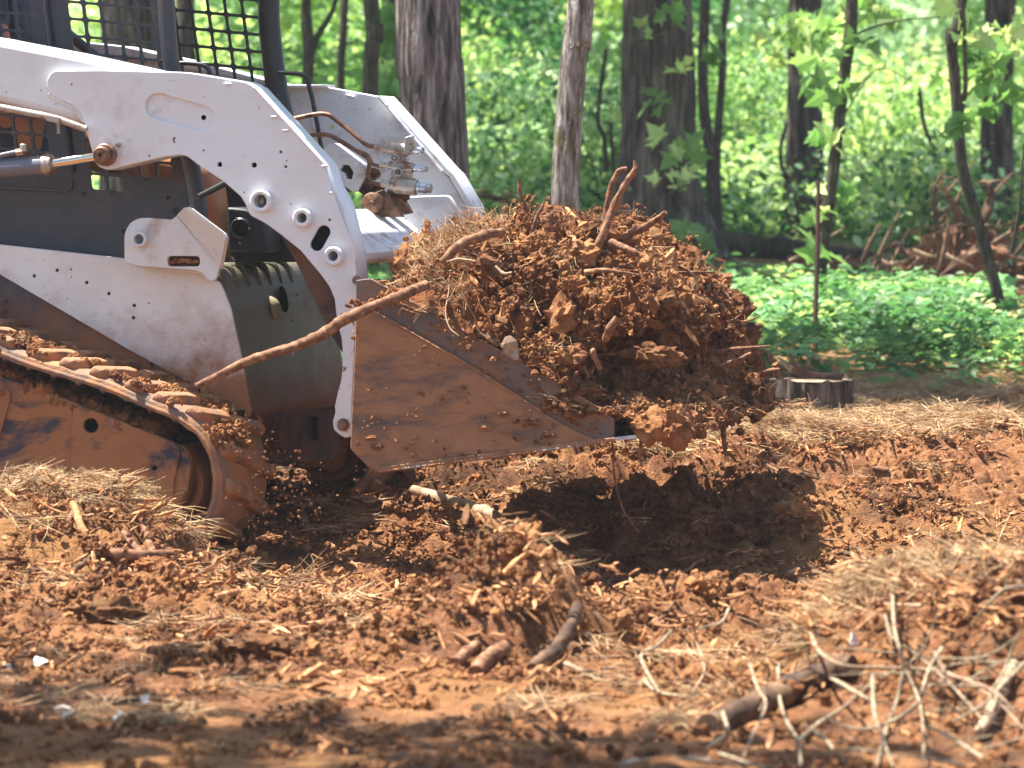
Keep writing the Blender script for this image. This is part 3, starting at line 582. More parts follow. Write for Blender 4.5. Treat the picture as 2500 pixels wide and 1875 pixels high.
# --- hydraulic tubes and quick couplers
for pts, r in ((((660, 300), (709, 292), (765, 280), (797, 279), (817, 290), (860, 325), (891, 351), (905, 357), (922, 358)), .0075), (((660, 345), (746, 332), (797, 329), (830, 344), (881, 375), (897, 386), (902, 398), (899, 425), (903, 441), (918, 449), (945, 450)), .0072), (((870, 368), (886, 373), (900, 382), (908, 398), (920, 404), (940, 406)), .006)):
    P = catmull([LP(x, y, 1.0) for x, y in pts], 6); rawpart(tube_vf(P, r, 12), 'hydraulic_tube', M['tube'], loader, True)
cb = empty('coupler_block', (0, 0, 0)); cb.parent = loader
def coupler(x0, y0, x1, y1, r, tip, V=.98):
    a, b_ = np.array(LP(x0, y0, V)), np.array(LP(x1, y1, V)); ln = np.linalg.norm(b_-a); ax = (b_-a)/ln; q = r*1.28e-3; t = tip*1.28e-3; h = 1-.0
    MB().lathe(a, ax, [(-.03, q*.55), (-.002, q*.55), (0, q*.95)], 6).build('hex_nut', M['fitting'], cb)
    c_ = MB().lathe(a, ax, [(0, q*.8), (.012, q*.8), (.014, q), (ln*.62, q), (ln*.64, q*.8)], 24).build('coupler_body', M['fitting'], cb, True)
    MB().lathe(a+ax*ln*.6, ax, [(0, t), (ln*.12, t), (ln*.13, t*.86), (ln*.17, t*.86), (ln*.18, t), (ln*.28, t), (ln*.29, t*.85), (ln*.38, t*.85), (ln*.4, t*.7), (ln*.4, .0001)], 24).build('coupler_tip', M['steel'], cb, True)
coupler(938, 361, 1035, 368, 16, 10); coupler(950, 404, 1044, 414, 13, 8); coupler(955, 450, 1054, 461, 21, 14)
plate('valve_block', M['fitting'], cb, fillet([(958, 372), (985, 375), (992, 400), (1000, 410), (1000, 435), (985, 440), (955, 438), (953, 420), (958, 405), (953, 392)], 6, 3), (), V=.97, t=.05, bevel=.006)
plate('block_bracket', M['fitting'], cb, fillet([(988, 335), (1006, 330), (1007, 358), (1000, 378), (986, 374)], 3, 2), (), V=.955, t=.03, bevel=.003)
for x, y in ((966, 386), (974, 420)): boss(x, y, .945, 11, 6, .01, M['fitting'], 'bolt_boss', cb, .012, 18); bolt(x, y, .945, 5, cb, M['steel'])
# ------------------------------------------------------------------ cab
VO = .12
cab = empty('cab', (0, 0, 0)); cab.parent = loader
def grid(o, a, b, ir, jr, hw_, hh, r=7, keep=None):
    H = []
    for j in jr:
        for i in ir:
            cx, cy_ = o[0]+a[0]*i+b[0]*j, o[1]+a[1]*i+b[1]*j
            if keep and not keep(cx, cy_): continue
            ua = np.array(a)/np.hypot(*a); ub = np.array(b)/np.hypot(*b)
            H.append([tuple(np.array((cx, cy_))+ua*sx+ub*sy) for sx, sy in rrect(-hw_, -hh, hw_, hh, r, 2)])
    return H
def postL(y): return 98+.135*y         # rib between the first three columns and the rest
def keepn(x, y):
    if y < -150 or x < -330: return False
    if abs(x-postL(y)-10) < 33: return False
    if x > 395+.14*y-22: return False
    if y > 452 or (y > 420 and (x < 185 or x > 395)): return False
    return True
H = grid((140, 22), (42.5, 3.7), (5.6, 42), range(-12, 8), range(-4, 12), 18, 18, 7, keepn)
side_o = [(-520, -420), (330, -420), (385, -60), (388, 0), (412, 178), (452, 400), (470, 520), (480, 630), (300, 636), (0, 600), (-520, 530)]
plate('mesh_side_panel', M['black'], cab, side_o, H, V=.36, t=.014, bevel=.002)
P = [LP(x, y, .36) for x, y in ((366, -420), (396, -100), (405, 0), (410, 80), (421, 178), (450, 330), (480, 470), (497, 640))]
rawpart(tube_vf(catmull(P, 6), .0265, 16), 'front_post', M['black'], cab, True)
P = [LP(x+6, y, .355) for x, y in ((98, -300), (108, 20), (116, 80), (122, 140), (160, 330), (172, 420))]
rawpart(tube_vf(P, .014, 10, flat=.6), 'panel_rib', M['black'], cab, True)
plate('lower_seam', M['black'], cab, fillet([(-300, 415), (0, 452), (140, 462), (165, 458), (170, 440), (176, 440), (176, 462), (160, 470), (0, 462), (-300, 426)], 4, 2), (), V=.352, t=.01)
for x, y in ((423, 514), (298, 564), (202, 474), (406, 482), (393, 148), (352, 437), (270, 468)): bolt(x, y, .353, 4 if x != 423 else 7, cab, M['black'], .006)
P = catmull([LP(x, y, .40) for x, y in ((428, 157), (450, 154), (492, 158), (506, 166), (513, 182), (520, 215))], 5); rawpart(tube_vf(P, .0075, 12), 'grab_handle', M['blackbar'], cab, True)
VO = 0.0
# far side screen
def keepf(x, y): return 434+.1*y < x and y > -150
H = grid((612, 20), (42.3, 3.9), (6.0, 42.5), range(-5, 2), range(-4, 6), 17.6, 17.6, 6, lambda x, y: keepf(x, y) and x < 618+.15*y)
plate('far_screen', M['blackbar'], cab, [(380, -190), (660, -190), (668, 60), (700, 290), (428, 290)], H, V=1.12, t=.006, bevel=.001)
P = [LP(x, y, 1.12) for x, y in ((654, -350), (656, 0), (658, 70), (668, 160), (682, 250), (700, 330))]
rawpart(tube_vf(catmull(P, 5), .030, 14, flat=1.2), 'front_post', M['blackbar'], cab, True)
plate('post_gusset', M['blackbar'], cab, [(630, -60), (678, -60), (668, 30), (666, 80), (676, 150), (690, 240), (706, 330), (672, 330), (650, 170)], (), V=1.14, t=.02)
P = catmull([LP(x, y, 1.08) for x, y in ((680, 178), (700, 178), (732, 181), (748, 190), (756, 215), (767, 262), (788, 380))], 6); rawpart(tube_vf(P, .0075, 12), 'grab_handle', M['blackbar'], cab, True)
# cab roof, floor, seat (roof and back are above / left of the picture; roof opening added to let sun in)
b = MB(); b.box((-1.35, .74, 2.08), (.9, .86, .06)); b.box((-.05, .74, 2.08), (.12, .86, .06)); b.box((-.5, .36, 2.08), (.8, .08, .06)); b.box((-.5, 1.12, 2.08), (.8, .08, .06)); b.build('roof', M['black'], cab, bevel=.02)
b = MB(); b.box((-1.75, .74, 1.35), (.05, .8, 1.4)); b.build('rear_wall', M['black'], cab)
b = MB(); b.box((-.9, .84, .68), (1.7, .6, .04)); b.build('floor', M['boot'], cab)
b = MB(); b.box((-1.2, .76, .86), (.5, .5, .12)); b.box((-1.47, .76, 1.15), (.12, .5, .6), rotm(0, -.15, 0)); b.build('seat', M['plastic'], cab, bevel=.03)
P = [LP(x, y, 1.06) for x, y in ((-260, 40), (60, 30), (150, 70), (260, 160), (300, 260))]; rawpart(tube_vf(P, .017, 10), 'lap_bar', M['black'], cab, True)
for x, y, x2, y2 in ((400, 350, 440, 330), (395, 372, 440, 385)):
    pass
P = [LP(x, y, .42) for x, y in ((487, 480), (560, 442), (600, 425))]; rawpart(tube_vf(P, .010, 10), 'brace_rod', M['blackbar'], cab, True)
# operator's control box and lamp beside the legs
fx = empty('front_console', (0, 0, 0)); fx.parent = cab
plate('console_box', M['plastic'], fx, fillet([(553, 505), (600, 510), (640, 530), (650, 612), (640, 618), (556, 614)], 8, 3), (), V=.62, t=.16, bevel=.008)
plate('console_back', M['plastic'], fx, [(540, 440), (600, 440), (700, 500), (745, 640), (560, 640)], (), V=.82, t=.05, bevel=.005)
boss(588, 557, .62, 27, 21, .03, M['blackbar'], 'speaker_ring', fx, .012); c = LP(588, 557, .615); MB().lathe(c, (0, -1, 0), [(-.01, .026), (-.004, .022), (.004, .0001)], 20).build('speaker_cone', M['under'], fx, True)
for x, y in ((578, 533), (609, 558), (585, 594)): bolt(x, y, .605, 2.2, fx, M['fitting'], .003)
# ------------------------------------------------------------------ body
VO = .12
body = empty('body', (0, 0, 0)); body.parent = loader
def prism(name, mat, parent, prof, V0, V1, r=0, smooth=False, bevel=0, **k):
    pts = [LP(x, y, V0) for x, y in prof]; p2 = [(p[0], p[2]) for p in pts]
    if r: p2 = fillet(p2, r, 6)
    n = len(p2); b = MB(); b.add([(u, V0+VO, w_) for u, w_ in p2]+[(u, V1+VO, w_) for u, w_ in p2], [(i, (i+1) % n, n+(i+1) % n, n+i) for i in range(n)]+[tuple(range(n)), tuple(range(2*n-1, n-1, -1))])
    return b.build(name, mat, parent, smooth, bevel, **k)
prism('front_plate', M['olive'], body, [(-600, 540), (0, 606), (335, 650), (528, 652), (566, 754), (588, 872), (612, 1008), (600, 1030), (200, 1030), (-600, 900)], .275, 1.30, [0, 0, .03, .04, 0, 0, .03, 0, 0, 0])
c = UPl(722, 732, LP(585, 740, .3)[0]+.012)
b = MB(); R_ = .0; 
k0 = np.array(LP(566, 754, .275)); k1 = np.array(LP(588, 872, .275)); nn = np.cross(k1-k0, (0, 1, 0)); nn /= np.linalg.norm(nn); nn = nn if nn[0] > 0 else -nn
def onfront(px, py, off=.002):
    r = ray(px, py); r = np.array((r@FV, r@LV, r[2])); o = C0-O0; o = np.array((o@FV, o@LV, o[2])); t = ((k0-o)@nn+off)/(r@nn); return o+r*t
def frontdisc(px, py, r, mat, name, h=.003, n=22, sq=1):
    c = onfront(px, py); MB().lathe(c, nn, [(-.004, r), (h, r), (h, .0001)], n).build(name, mat, body)
frontdisc(692, 730, .042, M['void'], 'round_opening_shade', .001); frontdisc(715, 730+52, .004, M['blackbar'], 'bolt_hole', .001, 8); frontdisc(728, 718, .005, M['tube'], 'bolt_hole', .001, 8)  # black disc painted as the dark inside of an opening
for k in range(7):        # pressed ribs over the top edge of the plate
    v0 = .42+.11*k; P = [(LP(480, 655, .275)[0], v0, LP(500, 651, .275)[2]), (LP(522, 652, .275)[0], v0, LP(522, 651, .275)[2]-.002), (LP(535, 668, .275)[0], v0, LP(535, 668, .275)[2]), (LP(545, 705, .275)[0], v0, LP(545, 705, .275)[2])]
    rawpart(tube_vf(catmull(P, 4), .008, 8), 'pressed_rib', M['olive'], body, True)
# side panels
plate('lower_side_panel', M['black_low'], body, [(-600, 560), (0, 640), (330, 700), (560, 760), (612, 1005), (604, 1024), (540, 1040), (-600, 1000)], [fillet([(366, 884), (368, 876), (376, 876), (379, 886), (374, 898), (374, 908), (369, 908), (369, 898)], 2, 2), circ(260, 869, 8, 14), rrect(427, 920, 448, 926, 2), circ(531, 967, 4, 10)], V=.262, t=.012)
wp = fillet([(-600, 535), (0, 600), (300, 634), (335, 646), (500, 676), (535, 690), (544, 712), (560, 752), (587, 872), (601, 950), (611, 1003), (604, 1022), (578, 1012), (483, 943), (324, 856), (0, 667), (-600, 330)], [0, 0, 10, 0, 10, 16, 6, 0, 0, 0, 6, 8, 6, 0, 0, 0, 0], 3)
wp = fillet([(-600, 535), (0, 600), (300, 634), (335, 646), (500, 676), (535, 690), (544, 712), (560, 752), (587, 872), (601, 950), (611, 1003), (604, 1022), (578, 1012), (483, 943), (324, 856), (0, 667), (-400, 540)], [0, 0, 10, 0, 10, 16, 6, 0, 0, 0, 6, 8, 6, 0, 0, 0, 0], 3)
plate('white_side_panel', M['white_low'], body, wp, [circ(x, y, 4.2, 10) for x, y in ((83, 674), (139, 660), (211, 690), (265, 717), (327, 746), (325, 776))]+[circ(173, 658, 2.2, 8)], V=.246, t=.012, bevel=.003)
P = catmull([LP(x, y, .262) for x, y in ((-600, 540), (0, 607), (300, 641), (332, 650))], 6); rawpart(tube_vf(P, .0135, 12), 'rolled_top_edge', M['white'], body, True)
for x, y in ((12, 732), (9, 757)): bolt(x, y, .255, 6, body, M['black_low'])
VO = 0.0
# front bumper under the plate, a sheet facing forward with two openings
ub = LP(628, 1030, .3)[0]-.06
bh = [rrect(748, 1016, 778, 1074, 7), rrect(612, 1036, 640, 1080, 7)]
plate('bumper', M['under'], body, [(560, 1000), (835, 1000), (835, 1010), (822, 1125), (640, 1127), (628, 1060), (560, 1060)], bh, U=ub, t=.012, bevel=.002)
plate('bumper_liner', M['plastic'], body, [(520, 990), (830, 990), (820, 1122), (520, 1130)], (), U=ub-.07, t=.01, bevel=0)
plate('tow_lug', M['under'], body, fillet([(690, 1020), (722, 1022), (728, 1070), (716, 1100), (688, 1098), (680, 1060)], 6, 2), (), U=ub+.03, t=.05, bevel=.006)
prism('belly', M['under'], body, [(-600, 850), (560, 1000), (600, 1030), (612, 1110), (-600, 1110)], .46, 1.6)  # widened out to the tracks to block sun under the machine
# --- arm stop bracket on the body
VO = .12
br = empty('arm_stop_bracket', (0, 0, 0)); br.parent = loader
def z3(x, y): return (x/2.963, 400+y/2.963)
bo = [z3(*q) for q in ((898, 700), (898, 500), (940, 425), (1000, 393), (1070, 390), (1240, 405), (1285, 370), (1300, 400), (1590, 740), (1570, 820), (1550, 848), (1520, 850), (1495, 835), (1470, 790), (1390, 770), (990, 740), (900, 715))]
plate('bracket_plate', M['white_side'], br, fillet(bo, [0, 20, 10, 8, 6, 4, 2, 0, 4, 4, 6, 6, 6, 8, 6, 0, 4], 3), [circ(*z3(1027, 545), 13), rrect(*z3(1212, 668), *z3(1444, 742), 9)], V=.17, t=.016, bevel=.003)
boss(*z3(1025, 545), .17, 20, 13, .05, M['white'], 'pin_boss', br, .03)
b = MB()
A_ = [LP(*z3(1285, 372), .16), LP(*z3(1335, 320), .10), LP(*z3(1372, 316), .09), LP(*z3(1615, 500), .06), LP(*z3(1628, 530), .06), LP(*z3(1588, 742), .15)]
n = len(A_); b.add([np.array(q) for q in A_]+[np.array(q)+np.array((.006, .012, -.004)) for q in A_], [tuple(range(n)), tuple(range(2*n-1, n-1, -1))]+[(i, (i+1) % n, n+(i+1) % n, n+i) for i in range(n)])
b.build('folded_guide', M['white_side'], br, bevel=.002)
plate('slot_dirt', M['under'], br, [z3(*q) for q in ((1200, 660), (1455, 660), (1455, 750), (1200, 750))], (), V=.19, t=.01, bevel=0)
b = MB()
for k in range(9): v, f = rock_vf(40+k, 2, .4); b.add(v*U_(.006, .012)+np.array(LP(*z3(1220+k*25, 705+U_(-14, 14)), .183)), f)
tag(b.build('packed_dirt', M['clod'], br), kind='stuff')
plate('bracket_foot', M['white_side'], br, [z3(*q) for q in ((980, 720), (1400, 760), (1480, 780), (1530, 845), (1500, 850), (1440, 800), (985, 748))], (), V=.2, t=.07, bevel=.003)
# ------------------------------------------------------------------ tracks
VO = 0.0
INNER = [(-420, 715), (-250, 772), (-90, 838), (0, 871), (90, 904), (253, 953), (361, 1000), (425, 1024), (467, 1052), (500, 1092), (517, 1148), (519, 1202), (506, 1250), (480, 1286), (440, 1312), (380, 1326), (0, 1322), (-400, 1300), (-600, 1240), (-680, 1100), (-660, 900), (-560, 745)]
ip_ = [LP(x, y, 0) for x, y in INNER]; ip_ = np.array([(p[0], p[2]) for p in ip_])
cl_ = catmull(list(ip_)+[ip_[0]], 10)[:-1]
seg = np.linalg.norm(np.roll(cl_, -1, 0)-cl_, axis=1); s_c = np.concatenate([[0], np.cumsum(seg)])
NP = 240; sN = np.linspace(0, s_c[-1], NP, endpoint=False); cc = np.concatenate([cl_, cl_[:1]]); PI_ = np.stack([np.interp(sN, s_c, cc[:, k]) for k in (0, 1)], 1)
for _ in range(3): PI_ = (np.roll(PI_, 1, 0)+PI_*2+np.roll(PI_, -1, 0))/4
TG = np.roll(PI_, -1, 0)-np.roll(PI_, 1, 0); TG /= np.linalg.norm(TG, axis=1)[:, None]; NO = np.stack([-TG[:, 1], TG[:, 0]], 1)
if ((PI_-PI_.mean(0))*NO).sum() < 0: NO = -NO
TW = .44
def make_track(parent, dark=False):
    t = empty('track', (0, 0, 0)); t.parent = parent
    # belt: rounded rectangular section swept round the loop, worn uneven
    sec = [(0, .0), (.0, .012), (.006, .026), (.03, .036), (TW-.03, .036), (TW-.006, .026), (TW, .012), (TW, 0)]
    m = len(sec); V = []
    for (vv, h) in sec: V.append(np.stack([PI_[:, 0]+NO[:, 0]*h, np.full(NP, vv), PI_[:, 1]+NO[:, 1]*h], 1))
    V = np.stack(V, 1).reshape(-1, 3); V = V+fbm(V*22, 3)[:, None]*.0035
    f = [(i*m+k, i*m+(k+1) % m, ((i+1) % NP)*m+(k+1) % m, ((i+1) % NP)*m+k) for i in range(NP) for k in range(m)]
    b = MB(); b.add(V, f); b.build('rubber_belt', M['rubber'], t, True)
    rim = np.stack([PI_[:, 0]+NO[:, 0]*.010, np.full(NP, .002), PI_[:, 1]+NO[:, 1]*.010], 1)
    v, f = tube_vf(np.concatenate([rim, rim[:2]]), .0065, 8, False); b = MB(); b.add(v, f); b.build('belt_rim', M['rubber'], t, True)
    # one tread lug, copied round the loop
    me = None; L0 = s_c[-1]; nl = int(L0/.100)
    for i in range(nl):
        for side in (0, 1):
            j = ((i+.5*side)/nl*NP) % NP; j0 = int(j); T_ = TG[j0]; N_ = NO[j0]; P_ = PI_[j0]
            if me is None:
                v, f = rock_vf(5, 3, .0); v = np.sign(v)*np.abs(v)**.22; v *= np.array((.026, .102, .018)); v[:, 0] *= 1-.3*np.clip(v[:, 2]/.015, 0, 1); v[:, 0] += v[:, 1]*.22; v = v+fbm(v*25, 3)[:, None]*.005
                lug = MB(); lug.add(v, f); lo = lug.build('tread_lug', M['rubber'], t, True); me = lo.data
            else: lo = bpy.data.objects.new('tread_lug', me); COL.objects.link(lo); lo.parent = t
            lo.location = (P_[0]+N_[0]*.042, .112+.215*side, P_[1]+N_[1]*.042); lo.rotation_euler = (0, math.atan2(-T_[1], T_[0]) if N_[0]*-T_[1]+N_[1]*T_[0] > 0 else math.atan2(T_[1], -T_[0]), 0)
    for i in range(0, NP, 5):          # drive studs on the inside of the belt
        P_ = PI_[i]-NO[i]*.012
        if i == 0: v, f = rock_vf(9, 2, .1); b = MB(); b.add(v*np.array((.012, .02, .022)), f); so = b.build('drive_stud', M['cyl'], t, True); sme = so.data
        else: so = bpy.data.objects.new('drive_stud', sme); COL.objects.link(so); so.parent = t
        so.location = (P_[0], .10, P_[1])
    # frame, idler, rollers
    fo_ = [(0, 918), (90, 950), (177, 980), (195, 990), (235, 1003), (315, 1036), (416, 1075), (446, 1092), (462, 1116), (466, 1130), (462, 1184), (434, 1240), (410, 1250), (325, 1232), (0, 1190), (-500, 1150), (-500, 760)]
    plate('track_frame', M['frame'], t, fillet(fo_, 8, 2), [circ(221, 1039, 18), circ(376, 1143, 6, 12)], V=.06, t=.02, bevel=.004)
    plate('frame_overlay', M['frame'], t, fillet([(177, 998), (195, 990), (315, 1036), (416, 1077), (436, 1092), (440, 1110), (424, 1180), (424, 1215), (405, 1238), (320, 1224), (172, 1204), (170, 1160)], 8, 2), [circ(221, 1039, 18), circ(376, 1143, 6, 12)], V=.05, t=.012, bevel=.004)
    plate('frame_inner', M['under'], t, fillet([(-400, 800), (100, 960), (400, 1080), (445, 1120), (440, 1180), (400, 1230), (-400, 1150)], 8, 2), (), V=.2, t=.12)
    plate('frame_end', M['orange'], t, fillet([(440, 1085), (452, 1092), (468, 1118), (468, 1150), (458, 1200), (446, 1230), (426, 1240), (424, 1225), (440, 1180), (444, 1130), (432, 1100)], 4, 2), (), V=.065, t=.10, bevel=.005)
    plate('frame_patch', M['orange'], t, fillet([(-200, 945), (18, 950), (25, 958), (22, 985), (4, 1045), (-10, 1090), (-200, 1080)], 6, 2), (), V=.052, t=.012); bolt(2, 958, .05, 7, t, M['orange'])
    bolt(84, 1182, .055, 13, t, M['orange'], .022)
    c = LP(418, 1182, .12); MB().lathe((c[0], c[1], c[2]), (0, -1, 0), [(-.25, .112), (0, .112), (.012, .104), (.008, .085), (-.01, .075), (-.01, .04), (.012, .035), (.012, .0001)], 40).build('idler_wheel', M['under'] if dark else M['orange'], t, True)
    for x in (74, -120, -330): c = LP(x, 1222, .10); MB().lathe(c, (0, -1, 0), [(-.2, .06), (0, .06), (.01, .052), (-.004, .045), (.006, .02), (.006, .0001)], 26).build('track_roller', M['orange'], t, True)
    return t
trk = make_track(loader); trk['label'] = 'near rubber track caked with red mud'
tf = trk.copy(); COL.objects.link(tf); tf.location = (0, 1.62, 0); tf['label'] = 'far rubber track in the shade under the machine'
for ch in list(trk.children):
    c = ch.copy(); COL.objects.link(c); c.parent = tf
# mud lying on the near track
idx = rng.integers(0, NP, 26000); hs = PI_[idx]; nn_ = NO[idx]; vv = U_(.0, TW, 26000)
lobe = fbm(np.stack([sN[idx]*9, vv*7, vv*0+2], 1), 3); k_ = (nn_[:, 1] > .3) & (lobe > .12); idx, vv = idx[k_], vv[k_]; P = np.stack([PI_[idx, 0], vv, PI_[idx, 1]], 1)+np.stack([NO[idx, 0], 0*vv, NO[idx, 1]], 1)*(.040+U_(0, .016, len(vv)))[:, None]
scatter('track_mud', P, U_(0, 6.28, (len(P), 3)), .0025+.014*U_(0, 1, len(P))**3, clods, trk, kind='stuff')
P2 = P[::400]; scatter('track_litter', P2+np.array((0, 0, .008)), np.stack([U_(-.2, .2, len(P2)), U_(-.4, .4, len(P2)), U_(0, 6.28, len(P2))], 1), U_(.3, .6, len(P2)), wildstraw, trk, kind='stuff')
n = 700; uu = U_(LP(0, 950, .15)[0], LP(400, 1050, .15)[0], n); tt = (uu-LP(0, 950, .15)[0])/(LP(400, 1050, .15)[0]-LP(0, 950, .15)[0])
zt = LP(0, 903, .15)[2]+(LP(400, 1056, .15)[2]-LP(0, 903, .15)[2])*tt; scatter('frame_mud', np.stack([uu, U_(.06, .3, n), zt+U_(-.02, .012, n)], 1), U_(0, 6.28, (n, 3)), .006+.016*U_(0, 1, n)**2, clods, trk, kind='stuff')
# ------------------------------------------------------------------ bucket
bk = empty('bucket', (0, 0, 0)); bk.parent = loader; BW = 1.66
band = fillet([(869, 684), (903, 680), (974, 720), (1209, 851), (1382, 952), (1475, 1003), (1500, 1020), (1500, 1078), (1300, 1100), (1100, 1020), (869, 735)], [2, 6, 0, 0, 0, 10, 6, 0, 0, 0, 0], 3)
plate('side_wing', M['bucket2'], bk, band, (), V=.0, t=.012, bevel=.002)
mainp = fillet([(869, 737), (1157, 900), (1324, 1006), (1400, 1050), (1475, 1082), (1300, 1106), (925, 1155), (898, 1140), (862, 1104), (855, 1095), (860, 980), (866, 850)], [3, 0, 0, 8, 0, 0, 6, 4, 4, 2, 0, 0], 3)
plate('side_plate', M['bucket'], bk, mainp, (), V=-.012, t=.012, bevel=.003)
plate('bottom_side_strip', M['bucket'], bk, [(925, 1141), (1200, 1105), (1470, 1071), (1500, 1068), (1502, 1078), (1200, 1120), (926, 1155)], (), V=-.024, t=.012, bevel=.003)
for v0, nm, mt in ((BW, 'side_plate', M['bucket']),):
    o = plate(nm, mt, bk, band, (), V=.0, t=.014, bevel=0); o.location = (0, v0, 0)
    o = plate(nm, mt, bk, mainp, (), V=.0, t=.012, bevel=0); o.location = (0, v0-.02, 0)
def shell(name, mat, prof, t, V0, V1, rr=0):
    p = [np.array(LP(x, y, 0)) for x, y in prof]; p2 = np.array([(q[0], q[2]) for q in p]); 
    if rr: p2 = np.array(catmull(list(p2), 6))
    Tn = np.gradient(p2, axis=0); Tn /= np.linalg.norm(Tn, axis=1)[:, None]; N2 = np.stack([-Tn[:, 1], Tn[:, 0]], 1); q2 = p2+N2*t
    lp = np.concatenate([p2, q2[::-1]]); n = len(lp); b = MB(); b.add([(u, V0, w_) for u, w_ in lp]+[(u, V1, w_) for u, w_ in lp], [(i, (i+1) % n, n+(i+1) % n, n+i) for i in range(n)]+[(i, i+1, n-2-i, n-1-i) for i in range(len(p2)-1)]+[(n+n-1-i, n+n-2-i, n+i+1, n+i) for i in range(len(p2)-1)])
    return b.build(name, mat, bk)
for pts, r in ((((903, 680), (974, 719), (1209, 850), (1382, 951), (1475, 1002)), .0028), (((928, 1151), (1100, 1129), (1300, 1103), (1480, 1079)), .0034)):  # upper tube paints the wing's sunlit edge, lower one is real wear
    P = [LP(x, y, -.004 if r < .003 else -.024) for x, y in pts]; rawpart(tube_vf(catmull(P, 6), r, 6, True, .3), 'worn_lit_edge', M['wornlitedge'], bk, True)
P = [LP(x, y, -.013) for x, y in ((869, 737), (1000, 809), (1157, 900), (1324, 1006))]; rawpart(tube_vf(catmull(P, 30), .0042, 8, True, .35), 'weld_bead', M['bucket'], bk, True)
shell('bucket_floor', M['bucket'], [(926, 1152), (1480, 1078)], .012, -.004, BW-.01)
shell('back_wall', M['bucket'], [(871, 690), (869, 800), (864, 980), (858, 1095), (926, 1152)], .012, .003, BW-.01)
shell('cutting_edge', M['blade'], [(1440, 1083), (1660, 1057)], .010, -.02, .22); shell('cutting_edge', M['bucket'], [(1440, 1083), (1660, 1057)], .010, .2205, BW+.02)
b = MB(); b.tube([LP(871, 684, .01), LP(871, 684, BW-.01)], .014, 10); b.build('top_rail', M['bucket2'], bk, True)
# mud splats and crumbs on the side plate
n = 1500; px = U_(870, 1480, n); py = U_(740, 1150, n); g = perlin(np.stack([px*.011, py*.014, px*0], 1)); inside = (py > 745+(px-869)*.60) & (py < 1150-(px-925)*.13) & (g+U_(-.25, .25, n)+.0009*(py-950) > .18)
px, py = px[inside], py[inside]; P = np.array([LP(x, y, -.021) for x, y in zip(px, py)]); s = .0015+.0055*U_(0, 1, len(px))**3; scatter('mud_splats', P, np.stack([U_(0, .3, len(P)), U_(0, .3, len(P)), U_(0, 6, len(P))], 1), np.stack([s*1.4, s*.45, s], 1), clods, bk, kind='stuff')
n = 240; t = U_(0, 1, n); px = 905+t*560; py = 690+t*325+U_(4, 60, n); P = np.array([LP(x, y, -.008) for x, y in zip(px, py)]); s = .001+.006*U_(0, 1, n)**2.5; scatter('mud_splats', P, np.zeros((n, 3)), np.stack([s, s*.5, s], 1), clods, bk, kind='stuff')
for (x, y, r) in ((1228, 1010, .016), (1185, 1045, .02), (905, 1068, .013), (920, 1090, .018), (1300, 1030, .022), (1340, 1060, .016), (1130, 945, .009)):
    v, f = rock_vf(int(x), 3, .6); b = MB(); b.add(v*np.array((r, .008, r*.7))+np.array(LP(x, y, -.02)), f); b.build('mud_patch', M['clay'], bk, True)
# ------------------------------------------------------------------ the load
UB, UT = LP(871, 690, 0)[0]+.012, LP(1657, 1058, 0)[0]-.01
NU, NV = 330, 520
uu = np.linspace(UB-.02, UT+.016, NU); vv = np.linspace(-.015, BW-.02, NV); A, B = np.meshgrid(uu, vv, indexing='ij')
se = [LP(x, y, 0) for x, y in ((871, 745), (905, 728), (974, 724), (1100, 785), (1209, 846), (1300, 890), (1382, 940), (1475, 990), (1560, 1022), (1657, 1050), (1690, 1068))]
side_w = np.interp(A+.03*n1(B.ravel()*0+A.ravel()*9, 4).reshape(A.shape), [q[0] for q in se], [q[2] for q in se])
x0 = 1.0   # loader u of world centre
cr_u = np.array([-.47, -.42, -.36, -.28, -.16, 0, .12, .22, .31, .38, .44, .48, .51])+x0
cr_w = np.array([.60, .76, .83, .875, .895, .90, .885, .82, .74, .61, .48, .39, .30])
crest = np.interp(A, cr_u, cr_w)
floor_w = np.interp(A, [LP(926, 1152, 0)[0], UT], [LP(926, 1152, 0)[2]+.01, LP(1657, 1056, 0)[2]+.004])
S1 = np.clip((B+.01)/.50, 0, 1); S1 = (1-(1-S1)**1.7)
edge = np.clip((UT+.012-A)/.13, 0, 1)**.5        # steep broken face over the lip
top = side_w+(crest-side_w)*S1
farf = np.clip((BW-.0-B)/.22, 0, 1)**.6
W = floor_w+(np.maximum(top, floor_w+.02)-floor_w)*edge*(.45+.55*farf)
Pw = np.stack([A.ravel(), B.ravel(), W.ravel()], 1)
big = fbm(Pw*4.2+7, 2); med = fbm(Pw*11, 3, True); fine = fbm(Pw*34, 3, True)
amp = np.clip((B.ravel()+.01)/.08, .15, 1)
nx = -np.gradient(W, axis=0)/(uu[1]-uu[0]); ny = -np.gradient(W, axis=1)/(vv[1]-vv[0]); nz_ = np.ones_like(W); NN = np.stack([nx.ravel(), ny.ravel(), nz_.ravel()], 1); NN /= np.linalg.norm(NN, axis=1)[:, None]
dig = np.clip(perlin(Pw*np.array((7, 7, 9))+31)-.12, 0, 1); low_ = sst(.85, .55, Pw[:, 2]); Pw = Pw+NN*((big*.058+med*.046+fine*.013-dig*(.09+.22*low_))*amp)[:, None]
Pw[:, 2] = np.maximum(Pw[:, 2], floor_w.ravel()+.002)
lu_, lv_, lz_ = Pw[:, 0]-x0, Pw[:, 1], Pw[:, 2]        # undercut faces where soil has slumped away
cav = sst(.66, .54, lz_+.05*perlin(Pw*6))*sst(.37, .43, lz_)
Pw[:, 0] -= .30*cav*sst(.16, .34, lu_)*sst(-.25, .25, perlin(Pw*np.array((3, 4, 3))+4)+.12)*sst(1.35, .8, lv_)
